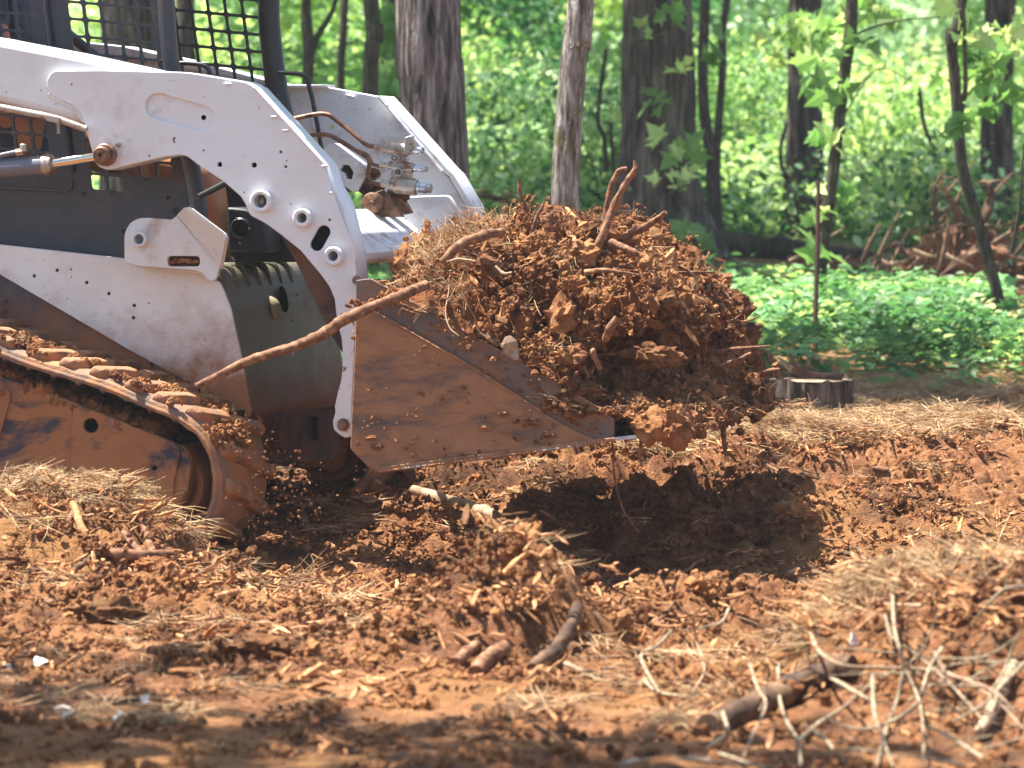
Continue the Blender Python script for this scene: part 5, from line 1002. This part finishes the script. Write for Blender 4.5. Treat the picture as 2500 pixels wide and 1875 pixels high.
for an in (W3(370, 440, .80), W3(540, 690, .80)):
    skin('boot', [(tuple(an+np.array((0, 0, .10))-oo), .055), (tuple(an-oo), .055), (tuple(an+np.array((.01, 0, -.06))-oo), .055), (tuple(an+np.array((.13, 0, -.08))-oo), (.05, .035)), (tuple(an+np.array((.20, 0, -.085))-oo), (.04, .025))], [(0, 1), (1, 2), (2, 3), (3, 4)], M['boot'], op)
# face and hair (turned towards the work, above the picture)
hl = hd-oo
b = MB()
for sgn in (-1, 1): v, f = rock_vf(1, 2, 0); b.add(v*.012+hl+np.array((.088, sgn*.032, .045)), f)
b.build('eye', M['flake'], op, True)
b = MB(); b.tube([hl+np.array((.088, 0, .04)), hl+np.array((.112, 0, .012)), hl+np.array((.09, 0, .004))], [.008, .013, .008], 8); b.tube([hl+np.array((.088, -.022, -.03)), hl+np.array((.096, 0, -.03)), hl+np.array((.088, .022, -.03))], [.004, .006, .004], 6)
for sgn in (-1, 1): b.tube([hl+np.array((0, sgn*.088, .035)), hl+np.array((-.005, sgn*.098, .01)), hl+np.array((0, sgn*.088, -.01))], [.008, .012, .006], 6)
b.build('nose_mouth_ears', M['skin'], op, True)
v, f = rock_vf(1, 3, 0); v = v[:]; b = MB(); b.add(v*np.array((.105, .098, .085))+hl+np.array((-.02, 0, .085)), f); b.build('hair', M['darkwood'], op, True)
# ------------------------------------------------------------------ leaves
def maple(sz, fold=.12):
    """five pointed leaf, folded along its midrib"""
    pts = [(0, 0)]
    out = [(0, -.06), (.16, .02), (.42, -.05), (.30, .20), (.62, .42), (.28, .46), (.22, .62), (0, 1.0), (-.22, .62), (-.28, .46), (-.62, .42), (-.30, .20), (-.42, -.05), (-.16, .02)]
    v = [(0, .3, 0)]+[(x, y, abs(x)*fold*2-.10*y*y) for x, y in out]; n = len(out)
    return np.array(v)*sz, [(0, i+1, (i+1) % n+1) for i in range(n)]
def oval(sz):
    v = np.array([(0, 0, 0), (.27, .3, .06), (.22, .7, .03), (0, 1, -.1), (-.22, .7, .03), (-.27, .3, .06)])*sz; return v, [(0, 1, 2, 3), (0, 3, 4, 5)]
def sprig(mat, n, R, lf, smin, smax, flat=.35, stem=None, sd=0, tilt=.6, droop=0):
    r_ = np.random.default_rng(sd); P = []
    for k in range(n):
        v, f = lf(r_.uniform(smin, smax)); a = r_.uniform(0, 6.28); d = R*r_.uniform(0, 1)**.6
        p = np.array((d*math.cos(a), d*math.sin(a), r_.uniform(-1, 1)*R*flat)); P.append((v@rotm(r_.uniform(-tilt, tilt)-droop, r_.uniform(-tilt, tilt), r_.uniform(0, 6.28)).T+p, f))
    return proto('leaf_spray', *merge(P), mat)
maples = [sprig(M['leaf'], 12, .28, maple, .10, .15, .3, sd=i) for i in range(3)]+[sprig(M['leaf2'], 12, .28, maple, .10, .15, .3, sd=5)]
mids = [sprig(M[m_], 22, .38, oval, .07, .12, .6, sd=30+i, tilt=.9) for i, m_ in enumerate(('leaf2', 'leaf', 'leaf5', 'leaf3'))]
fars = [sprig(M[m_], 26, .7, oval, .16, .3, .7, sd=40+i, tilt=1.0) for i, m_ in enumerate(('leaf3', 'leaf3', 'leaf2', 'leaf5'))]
mapleS = [sprig(M['leaf'], 5, .11, maple, .09, .14, .5, sd=80+i, tilt=.9) for i in range(3)]+[sprig(M['leaf2'], 4, .10, maple, .08, .12, .5, sd=85, tilt=.9)]
covers = [sprig(M['leaf4'], 9, .11, oval, .05, .085, .3, sd=50+i, tilt=.35) for i in range(3)]+[sprig(M['leaf4'], 6, .12, maple, .05, .09, .3, sd=60, tilt=.35), sprig(M['leaf2'], 8, .1, oval, .04, .07, .3, sd=61, tilt=.35)]
# ------------------------------------------------------------------ trees
def trunk_mesh(pts, r, n=26, seed=0, ridges=.0, k=10, flare=0):
    Q = catmull(pts, k); m_ = len(Q)
    # subdivide evenly
    L_ = np.concatenate([[0], np.cumsum(np.linalg.norm(np.diff(Q, axis=0), axis=1))]); t = np.linspace(0, L_[-1], max(12, int(L_[-1]/.022)) if ridges else m_); Q = np.stack([np.interp(t, L_, Q[:, j]) for j in range(3)], 1); m_ = len(Q)
    rr = np.interp(np.linspace(0, 1, m_), np.linspace(0, 1, len(r)), r)
    v, f = tube_vf(Q, rr, n, True)
    c = np.repeat(Q, n, 0); d = v-c; ang = np.tile(np.arange(n)*2*math.pi/n, m_); hgt = np.repeat(t, n); rad = np.repeat(rr, n)
    s = 1+.04*perlin(np.stack([np.cos(ang)*1.2+seed, np.sin(ang)*1.2, hgt*.8], 1))
    if ridges:
        g = np.abs(perlin(np.stack([np.cos(ang)*rad*38+seed, np.sin(ang)*rad*38, hgt*4.5], 1)))+.5*np.abs(perlin(np.stack([np.cos(ang)*rad*80, np.sin(ang)*rad*80+seed, hgt*10], 1)))
        s = s+(g-.25)*ridges/rad
    if flare: s = s+flare*np.exp(-hgt/.35)*(1+.6*np.cos(ang*3+seed))
    return c+d*s[:, None], f
def crown(t, base, top, n, rad, protos, name='crown', smin=.7, smax=1.3, squash=.7, extra=None, seed=0):
    r_ = np.random.default_rng(seed); c = np.array(top); nb = max(5, n//30); B = c+r_.normal(0, 1, (nb, 3))*np.array((rad, rad, rad*squash))*.62
    i = r_.integers(0, nb, n); P = B[i]+r_.normal(0, 1, (n, 3))*rad*.2*np.array((1, 1, .5))
    if extra is not None: P = np.concatenate([P, np.asarray(extra)])
    o = scatter(name, P-base, np.stack([r_.uniform(-.5, .5, len(P)), r_.uniform(-.5, .5, len(P)), r_.uniform(0, 6.28, len(P))], 1), r_.uniform(smin, smax, len(P)), protos, t); return o, B
def tree(name, foot, pts, r, mat, label, cat='tree', group=None, top=None, crad=1.8, cn=260, protos=None, ridges=.004, seed=0, n=26, flare=.3, extra=None, limbs=4, branches=(), squash=.6):
    """foot = (px, py, Y) of the base; pts (px, py) up the trunk to the top of the picture, goes on above it"""
    Y = foot[2]; g = atY(foot[0], foot[1], Y); g[2] = float(Gl(g[0], g[1]))-.05
    P = [g]+[atY(x, y, Y) for x, y in pts]; d = (P[-1]-P[-2]); d /= np.linalg.norm(d); hi = P[-1]+d*1.2+np.array((.05, .1, 1.5)); 
    topc = hi+np.array((.0, 0, 1.2)) if top is None else np.array(top, float); P2 = P+[hi, (hi+topc)/2, topc]
    t = empty(name, tuple(g), 0, label=label, cat=cat, group=group)
    v, f = trunk_mesh([p-g for p in P2], list(r)+[r[-1]*.85, r[-1]*.6, r[-1]*.3], n, seed, ridges, flare=flare); b = MB(); b.add(v, f); b.build('trunk', mat, t, True)
    o, B = crown(t, g, topc, cn, crad, protos or maples, seed=seed, squash=squash); o['kind'] = 'stuff'
    if extra is not None: q_ = np.random.default_rng(seed+50); e_ = scatter('leafy_shoots', extra-g, q_.uniform(-.7, 6, extra.shape), q_.uniform(.6, 1.2, len(extra)), mapleS, t, kind='stuff')
    for k in range(min(limbs, len(B))):
        a = hi*.6+topc*.4+np.array((0, 0, -.5)); Q = catmull([a-g, (a+B[k])/2-g+np.array((0, 0, .15)), B[k]-g], 5); b = MB(); b.tube(Q, [r[-1]*.4, r[-1]*.15], 6); b.build('limb', mat, t, True)
    for bp in branches:
        Q = catmull([atY(*q)-g for q in bp[:-1]], 6); b = MB(); b.tube(Q, [bp[-1], bp[-1]*.35], 8, True, .12, seed); b.build('branch', mat, t, True)
    return t
def pxl(pts, Y, jit=.12, per=1, seed=0):
    r_ = np.random.default_rng(seed); out = []
    for x, y in pts:
        for _ in range(per): out.append(atY(x+r_.normal(0, 14), y+r_.normal(0, 10), Y+r_.normal(0, jit)))
    return np.array(out)
tree('tree', (1070, 640, 17.2), [(1066, 500), (1060, 300), (1052, 150), (1046, 0)], [.15, .132, .130, .124, .122], M['bark'], 'stout ridged grey trunk standing right behind the far lift arm', ridges=.011, seed=1, n=96, top=(-1.2, 18.5, 6.0), crad=1.3)
tree('tree', (1378, 640, 16.4), [(1380, 530), (1384, 380), (1396, 200), (1412, 60), (1420, -20)], [.058, .054, .052, .052, .052, .049], M['bark2'], 'slim leaning lichen spotted trunk rising behind the load', ridges=.005, seed=2, n=64, top=(1.2, 17.2, 5.6), crad=1.1, flare=.1)
yb = 24.0
tree('tree', (1650, 640, yb), [(1620, 540), (1605, 400), (1602, 200), (1600, 0)], [.26, .19, .185, .18, .18], M['bark3'], 'massive dark deeply furrowed trunk right of the tall roots', ridges=.02, seed=3, n=72, top=(1.2, 25, 6.4), crad=1.6, flare=.5,
     extra=pxl([(1620, 60), (1660, 40), (1590, 80), (1700, 120), (1655, 170), (1650, 330), (1670, 370), (1640, 410), (1600, 420), (1680, 415), (1640, 440), (1680, 575), (1700, 590), (1625, 250)], yb-.5, .2, 1, 3), branches=([(1540, 105, yb-.3), (1600, 90, yb-.35), (1640, 70, yb-.4), .012], [(1500, 545, yb-1), (1600, 490, yb-.8), (1700, 440, yb-.6), .012]))
tree('tree', (1665, 640, yb+.8), [(1660, 500), (1664, 300), (1662, 150), (1655, 0)], [.12, .085, .08, .08, .08], M['bark3'], 'narrower trunk pressed against the massive furrowed trunk', ridges=.01, seed=13, n=40, top=(1.6, 26, 6), crad=1.2)
tree('sapling', (1745, 600, 26), [(1735, 400), (1718, 260), (1716, 120), (1722, 0)], [.035, .035, .033, .03, .03], M['bark4'], 'thin dark sapling just right of the massive trunk', group='saplings behind the load', seed=4, n=14, top=(1.6, 27, 5), crad=1.3, ridges=0, protos=mids)
tree('sapling', (1760, 600, 26.5), [(1748, 470), (1752, 330), (1765, 150), (1760, 60), (1775, 0)], [.028, .026, .025, .022, .02, .02], M['bark4'], 'crooked thin sapling, right one of the close pair', group='saplings behind the load', seed=5, n=14, top=(2.0, 27.2, 5), crad=1.3, ridges=0, protos=mids)
tree('tree', (1962, 610, 27.5), [(1962, 500), (1965, 300), (1966, 100), (1966, 0)], [.13, .115, .108, .106, .105], M['bark3'], 'straight brown trunk behind the rusty stake', ridges=.006, seed=6, n=48, top=(2.2, 28, 6.5), crad=1.6,
     extra=pxl([(1880, 40), (1920, 60), (1960, 30), (1990, 60), (1890, 100), (2010, 90), (1950, 110), (2050, 40), (1975, 140), (1930, 150), (2110, 30), (2080, 70), (2140, 50), (1985, 175)], 22.6, .4, 2, 6))
tree('sapling', (2000, 800, 21.2), [(2008, 620), (2030, 450), (2045, 330), (2062, 180), (2078, 60), (2080, 0)], [.026, .032, .030, .032, .030, .028, .026], M['bark4'], 'leaning dark sapling with leafy shoots right of the stake', seed=7, n=18, top=(2.1, 21.8, 4.2), crad=.9, cn=120, ridges=.002, flare=.1,
     extra=pxl([(2020, 190), (2025, 225), (2035, 310), (2010, 340), (2060, 130), (2100, 110), (2000, 500), (1990, 540), (1985, 610), (2060, 470)], 21.2, .1, 1, 7), branches=([(2062, 130, 21.2), (2100, 80, 21.2), (2200, 50, 21.1), (2330, 40, 21), .008], [(2055, 290, 21.2), (2140, 170, 21.3), (2230, 200, 21.4), .005]))
tree('sapling', (2455, 830, 20.2), [(2440, 740), (2405, 600), (2375, 500), (2348, 400), (2340, 300), (2330, 180), (2322, 70), (2350, -10)], [.026, .028, .028, .027, .026, .022, .016, .014, .012], M['bark4'], 'forked curving sapling near the right edge', seed=8, n=18, top=(2.3, 20.6, 4.0), crad=.8, cn=110, ridges=.002, flare=.1,
     branches=([(2342, 290, 20.2), (2356, 230, 20.2), (2356, 120, 20.2), (2352, 0, 20.2), (2350, -150, 20.2), .015], [(2470, 620, 20.2), (2490, 500, 20.2), (2500, 350, 20.2), .012]), extra=pxl([(2370, 70), (2400, 110), (2430, 90), (2380, 150), (2440, 150), (2480, 120), (2470, 60), (2400, 190), (2360, 300), (2300, 170), (2450, 230)], 20.4, .3, 2, 8))
tree('tree', (2440, 600, 27.2), [(2436, 430), (2434, 300), (2438, 150), (2442, 0)], [.11, .098, .096, .094, .092], M['bark3'], 'dark trunk close to the right edge beyond the forked sapling', ridges=.005, seed=9, n=40, top=(3.4, 31, 6.6), crad=1.8, extra=pxl([(2440, 290), (2460, 320), (2420, 350), (2480, 260)], 30, .3, 2, 9))
tree('tree', (905, 560, 22.5), [(903, 350), (904, 230), (908, 120), (918, 60), (905, -10)], [.045, .042, .042, .042, .040, .038], M['bark4'], 'slender bent trunk left of the stout ridged trunk', seed=10, n=22, top=(-1.4, 23, 5.5), crad=1.4, ridges=.003)
tree('tree', (955, 560, 25), [(955, 400), (955, 240), (955, 100), (958, -10)], [.075, .062, .06, .058, .056], M['bark3'], 'dark trunk in shade between the bent trunk and the stout trunk', seed=11, n=36, top=(-.6, 25.6, 6), crad=1.4, ridges=.006, extra=pxl([(945, 100), (960, 180), (940, 190), (975, 210), (950, 20), (930, 60), (945, 230)], 24.4, .2, 2, 11))
tree('tree', (748, 560, 24), [(746, 300), (750, 200), (754, 130), (748, 40), (748, -10)], [.035, .034, .033, .022, .018, .016], M['bark4'], 'forked tree seen above the lift arm left of the bent trunk', seed=12, n=16, top=(-2.2, 24.4, 5.2), crad=1.3, ridges=0, branches=([(752, 150, 24), (775, 90, 24), (810, 30, 24), (830, -40, 24), .026],))
tree('sapling', (832, 560, 28), [(832, 200), (836, 100), (842, -10)], [.03, .028, .026, .024], M['bark4'], 'thin dark sapling between the forked tree and the bent trunk', seed=14, n=12, top=(-1.8, 28.5, 5), crad=1.2, ridges=0, protos=mids)
tree('tree', (318, 560, 25), [(318, 300), (318, 150), (316, 0)], [.19, .165, .16, .158], M['bark3'], 'wide dark trunk seen through the cab mesh', seed=15, n=40, top=(-2.6, 25.5, 6), crad=1.5, ridges=.01)
tree('tree', (458, 560, 26), [(458, 300), (456, 150), (452, 0)], [.07, .06, .058, .056], M['bark3'], 'narrow dark trunk seen through the far screen of the cab', seed=16, n=24, top=(-1.6, 26.5, 6), crad=1.2, ridges=.005)
# trees beside the photographer whose crowns shade the near ground (outside the picture)
def side_tree(x, y, top, rad, n, seed, label, sq=.35, protos=maples):
    g = np.array((x, y, float(Gl(x, y))-.05)); t = empty('tree', tuple(g), 0, label=label, cat='tree')
    v, f = trunk_mesh([np.zeros(3), np.array((.05, 0, 2.5)), (np.array(top)-g)*.8], [.14, .11, .05], 20, seed, .006, flare=.3); b = MB(); b.add(v, f); b.build('trunk', M['bark'], t, True)
    o, B = crown(t, g, top, n, rad, protos, seed=seed, squash=sq); o['kind'] = 'stuff'
    for k in range(6): b = MB(); b.tube(catmull([np.array((.05, 0, 3.0)), (B[k % len(B)]-g)*.7+np.array((0, 0, .6)), B[k % len(B)]-g], 5), [.04, .015], 6); b.build('limb', M['bark'], t, True)
side_tree(-3.4, 7.0, (-2.7, 8.0, 5.2), 1.2, 60, 31, 'tree left of the camera whose crown shades the near ground')
side_tree(3.2, 8.4, (-1.2, 8.3, 6.0), 1.2, 50, 32, 'tree right of the camera reaching over the near ground')
side_tree(-5.4, 17.5, (-4.6, 17.6, 6.5), 1.6, 200, 33, 'tree at the left beyond the machine, outside the picture')
# ------------------------------------------------------------------ stake, stump, logs, brush
st = hit(1990, 862, 15, 28); Ys = st[1]
P = [atY(1990, 868, Ys), atY(1991, 760, Ys), atY(1996, 600, Ys), atY(1998, 440, Ys)]; b = MB(); b.tube(np.array(P)-P[0], [.012, .0115, .0115, .010], 4, True, .05); 
o = b.build('stake', M['stake'], None); o.location = tuple(P[0]); tag(o, label='rusty dark red metal stake standing in the ground cover', cat='stake')
b = MB()
for k in range(9): p = np.array(P[1])*(1-k/9)+np.array(P[3])*(k/9)-P[0]; b.box(p+np.array((.009, 0, 0)), (.012, .006, .014))
c_ = b.build('stud', M['stake'], o)
Yt = 16.2; sb = atY(1975, 1010, Yt); sb[2] = float(Gl(sb[0], sb[1]))-.03
sp = empty('tree_stump', tuple(sb), 0, label='weathered cut stump with bark darkened for shade beside the straw berm', cat='stump')
topz = atY(1958, 925, Yt)[2]-sb[2]
n = 90; m_ = 14; V = []
for j in range(m_):
    h = topz*j/(m_-1)
    for k in range(n):
        a = 2*math.pi*k/n; rr = .165*(1+.10*math.exp(-h/.06))+.018*abs(perlin([(math.cos(a)*5, math.sin(a)*5, h*5)])[0])*2+.012*perlin([(math.cos(a)*14, math.sin(a)*14, h*9)])[0]
        V.append((math.cos(a)*rr, math.sin(a)*rr, h+(.025*perlin([(math.cos(a)*2.5, math.sin(a)*2.5, 1.)])[0] if j == m_-1 else 0)))
b = MB(); b.add(V, [(j*n+k, j*n+(k+1) % n, (j+1)*n+(k+1) % n, (j+1)*n+k) for j in range(m_-1) for k in range(n)]); b.build('bark', M['bark3'], sp, True)  # darker bark tone stands in for shade on the stump
b = MB(); ring = [(V[(m_-1)*n+k][0]*.97, V[(m_-1)*n+k][1]*.97, topz-.004) for k in range(n)]; b.add([(0, 0, topz+.006)]+ring, [(0, k+1, (k+1) % n+1) for k in range(n)]); b.build('cut_face', M['palewood'], sp)
for k in range(7):
    v, f = splinter(U_(.08, .16), U_(.015, .03), .012, 300+k); b = MB(); b.add(v@rotm(U_(-.3, .3), -U_(.3, 1.1), U_(2, 4)).T+np.array((-.09+U_(-.05, .08), U_(-.06, .08), topz+.03)), f); b.build('splinter', M['darkwood'], sp)
b = MB(); v, f = splinter(.2, .06, .03, 333); b.add(v@rotm(.1, .05, -.2).T+np.array((.03, -.03, topz+.022)), f); b.build('bark_slab', M['darkwood'], sp)
def glog(pts, r, mat, label, cat='log', rough=.15, side=(), seed=0, group=None):
    stick('fallen_log' if cat == 'log' else 'branch', pts, r, mat, label, cat, group, rough=rough, n=14, seed=seed, side=side, k=8)
glog([(1745, 590, 25.8), (1860, 606, 25.6), (2000, 622, 25.5), (2140, 636, 25.3)], [.075, .075, .07, .05], M['bark4'], 'thick mossy fallen trunk lying behind the stake', seed=1)
glog([(1730, 628, 24.4), (1820, 652, 24.0), (1920, 682, 23.6)], [.035, .035, .03], M['palewood'], 'pale bare fallen branch in front of the mossy trunk', seed=2)
glog([(1932, 672, 23.6), (2050, 672, 23.6), (2200, 680, 23.5), (2330, 700, 23.4)], [.065, .055, .05, .045], M['darkwood'], 'dark rotten log with a hollow end right of the stake', seed=3)
glog([(2180, 595, 23), (2215, 625, 23), (2225, 650, 23)], [.02, .022, .02], M['darkwood'], 'hooked black branch stub above the rotten log', 'branch', seed=4, side=((.5, .3, 0, .0, .012),))
glog([(1130, 478, 28), (1240, 488, 28), (1330, 500, 28), (1460, 545, 27.6)], [.05, .055, .05, .05], M['palewood'], 'pale bleached log lying far behind the load', seed=5)
glog([(1180, 475, 26), (1230, 490, 26), (1270, 508, 26)], [.02, .018, .01], M['darkwood'], 'dark branch lying over the pale bleached log', 'branch', seed=6)
rb = atY(2370, 600, 22.6); rbe = empty('uprooted_stump', (rb[0], rb[1], float(Gl(rb[0], rb[1]))), 0, label='uprooted reddish root mass at the right behind the forked sapling', cat='root mass')
base = np.array(rbe.location); b = MB(); v, f = rock_vf(411, 4, .7); b.add(v*np.array((.20, .18, .16))+(atY(2350, 610, 22.6)-base), f); b.build('root_ball', M['root'], rbe, True)
for k, (pts, r) in enumerate([(((2360, 600), (2400, 540), (2420, 480), (2410, 450), (2390, 445)), .035), (((2330, 600), (2340, 540), (2310, 470), (2300, 440)), .022), (((2300, 640), (2290, 560), (2280, 470), (2300, 420)), .022), (((2340, 640), (2380, 600), (2440, 590), (2500, 560)), .030), (((2320, 660), (2360, 560), (2330, 490)), .025), (((2200, 690), (2280, 650), (2350, 640)), .03), (((2350, 620), (2420, 660), (2500, 690)), .035), (((2290, 660), (2320, 600), (2310, 540)), .03), (((2380, 620), (2400, 580), (2370, 530)), .03), (((2160, 700), (2230, 685), (2330, 690), (2420, 720)), .035)]):
    Q = catmull([atY(x, y, 22.6-.12*(k % 3))-base for x, y in pts], 6); b = MB(); b.tube(Q, [r, r*.7, r*.25], 12, True, .6, k)
    for j in range(5): q0 = Q[int(U_(.15, .95)*(len(Q)-1))]; dv = np.array((U_(-.25, .25), U_(-.1, .1), U_(-.1, .25))); b.tube(catmull([q0, q0+dv*.5+np.array((.02, 0, .03)), q0+dv], 4), [r*.3, r*.2, r*.05], 6, True, .3, j)
    b.build('root', M['root'] if k % 2 else M['darkwood'], rbe, True)
for k in range(70):
    x, y = U_(1900 if k > 50 else 2120, 2500), U_(610, 740); L_ = U_(60, 190); a = U_(-.5, .6) if k % 3 else U_(.6, 1.4); Yk = U_(21.8, 23.6)
    stick('branch', [(x, y, Yk), (x+L_*.5*math.cos(a), y-L_*.5*math.sin(a)+U_(-8, 8), Yk), (x+L_*math.cos(a), y-L_*math.sin(a), Yk+.1)], [U_(.008, .024), .010, .004], (M['darkwood'], M['palewood'], M['root'])[k % 3], 'dead branch lying in the brush pile round the uprooted stump', 'branch', 'dead branches of the brush pile', rough=.15, n=6, k=4, seed=k)
# ------------------------------------------------------------------ ground cover, undergrowth, far wood
def fscatter(name, n, Yr, xf, dens, protos, smin, smax, zlo, zhi, label, pw=1, tilt=.4):
    Y = U_(*Yr, n); x = U_(-1, 1, n)*(Y*xf+.8); k_ = U_(0, 1, n) < dens(x, Y); x, Y = x[k_], Y[k_]; z = G(x, Y)+zlo+(zhi-zlo)*U_(0, 1, len(x))**pw
    return scatter(name, np.stack([x, Y, z], 1), np.stack([U_(-tilt, tilt, len(x)), U_(-tilt, tilt, len(x)), U_(0, 6.28, len(x))], 1), U_(smin, smax, len(x)), protos, kind='stuff', label=label)
fscatter('ground_cover', 27000, (17.4, 27), .15, lambda x, y: np.clip(sst(17.2, 19.6, y+1.9*nz(x, y, .8)-.25*x+1.0*nz(x, y, 2.5))*sst(23.2-.5*np.clip(x, 0, 3), 22.0-.5*np.clip(x, 0, 3), y+nz(x, y, 1.1, 8))*(.85+1.9*nz(x, y, .9, 4)), 0, 1)+.012*(y < 23)+.7*(x < -.2)*(y > 20), covers, .5, 1.15, .02, .24, 'low leafy green plants covering the forest floor')
fscatter('field_plants', 14000, (27, 42), .15, lambda x, y: np.clip(.75+1.2*nz(x, y, .35, 7), 0, 1), mids, .45, .9, .02, .45, 'bright green sunlit undergrowth beyond the clearing', 1.5)
def leafwall(name, n, Yr, blobs, rad, protos, smin, smax, zr, label, xf=.15, seed=0, sqz=.7):
    r_ = np.random.default_rng(seed); Y = r_.uniform(*Yr, blobs); x = r_.uniform(-1, 1, blobs)*(Y*xf+.5); z0 = G(x, Y)+r_.uniform(*zr, blobs); i = r_.integers(0, blobs, n); gp = (x/Y > .052) & (x/Y < .107) & (r_.uniform(0, 1, blobs) < .7) & (Y < 60); z0 = np.where(gp, G(x, Y)-.6, z0); C_ = np.stack([x, Y, z0], 1)
    rr = rad*r_.uniform(.6, 1.3, blobs); d = r_.normal(0, 1, (n, 3)); d /= np.linalg.norm(d, axis=1)[:, None]; P = C_[i]+d*(rr[i]*r_.uniform(.55, 1, n))[:, None]*np.array((1, 1, sqz))
    P[:, 2] = np.maximum(P[:, 2], G(P[:, 0], P[:, 1])+.05)
    return scatter(name, P, np.stack([r_.uniform(-.6, .6, n), r_.uniform(-.6, .6, n), r_.uniform(0, 6.28, n)], 1), r_.uniform(smin, smax, n), protos, pid=r_.integers(0, len(protos), blobs)[i], kind='stuff', label=label)
leafwall('undergrowth', 3400, (30, 40), 84, .62, mids, .6, 1.1, (.1, 2.6), 'bright mid distance shrubs and young trees behind the trunks', seed=1)
leafwall('undergrowth_high', 900, (32, 40), 24, .7, mids, .6, 1.1, (2.2, 4.6), 'leafy branches of young trees higher up behind the trunks', seed=4)
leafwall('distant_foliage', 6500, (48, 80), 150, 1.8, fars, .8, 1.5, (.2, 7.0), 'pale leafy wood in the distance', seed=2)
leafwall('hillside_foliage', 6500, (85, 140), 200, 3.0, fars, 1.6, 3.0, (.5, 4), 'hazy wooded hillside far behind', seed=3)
# a few distinct shrubs
for k, (x, y, Y_, h, mt, lb) in enumerate(((1480, 430, 27.5, .5, mids, 'leafy shrub between the two trunks behind the load'), (1200, 430, 29, .6, mids, 'leafy shrub just right of the stout ridged trunk'), (1830, 350, 31, .6, mids, 'round bright shrub left of the straight brown trunk'), (2180, 430, 29.5, .5, mids, 'pale flowering like shrub right of the leaning sapling'), (2300, 560, 24.6, .3, mids, 'low shrub growing behind the brush pile'))):
    g = atY(x, y, Y_); g[2] = float(Gl(g[0], g[1])); s_o = empty('shrub', tuple(g), 0, label=lb, cat='shrub'); n = 110; d = rng.normal(0, 1, (n, 3)); d /= np.linalg.norm(d, axis=1)[:, None]
    scatter('foliage', d*U_(.5, 1, n)[:, None]*np.array((h, h, h*1.1))+np.array((0, 0, h)), U_(-.5, 3, (n, 3)), U_(.4, .8, n), mt, s_o, kind='stuff')
    for j in range(3): b = MB(); b.tube([(0, 0, -.05), (U_(-.1, .1), 0, h*.7), (U_(-.4, .4)*h, U_(-.3, .3)*h, h*1.5)], [.014, .005], 6); b.build('stem', M['bark4'], s_o, True)
for k, (pts, Y_) in enumerate(((((2245, 225), (2255, 300), (2280, 370), (2295, 440)), 26), (((1920, 300), (1905, 380), (1925, 450)), 27), (((1480, 120), (1460, 280), (1475, 340), (1480, 420)), 24.5), (((2230, 60), (2225, 200), (2210, 300)), 40), (((1490, 300), (1500, 420), (1520, 520)), 26))):
    stick('sapling', [(x, y, Y_) for x, y in pts], [.012, .014, .016], M['bark4'] if Y_ < 30 else M['palewood'], ('bare thin stem slanting in the bright undergrowth at the right', 'bare curved stem left of the straight brown trunk', 'thin winding stem left of the massive trunk', 'pale distant stem between the two right hand saplings', 'thin stem right behind the tall roots of the load')[k], 'sapling', rough=.1, n=8, seed=k)
# ------------------------------------------------------------------ haze between the trees
b = MB(); b.box((0, 95, 9), (420, 230, 26)); hz = b.build('haze', None); hz.data.materials.clear()
hm = bpy.data.materials.new('haze'); hm.use_nodes = True; ht = hm.node_tree; ht.nodes.remove(ht.nodes['Principled BSDF'])
pv = ht.nodes.new('ShaderNodeVolumePrincipled'); pv.inputs['Color'].default_value = (.86, .93, 1, 1); pv.inputs['Density'].default_value = HAZE; pv.inputs['Anisotropy'].default_value = .35
ht.links.new(pv.outputs[0], ht.nodes['Material Output'].inputs['Volume']); hz.data.materials.append(hm); hz['kind'] = 'stuff'
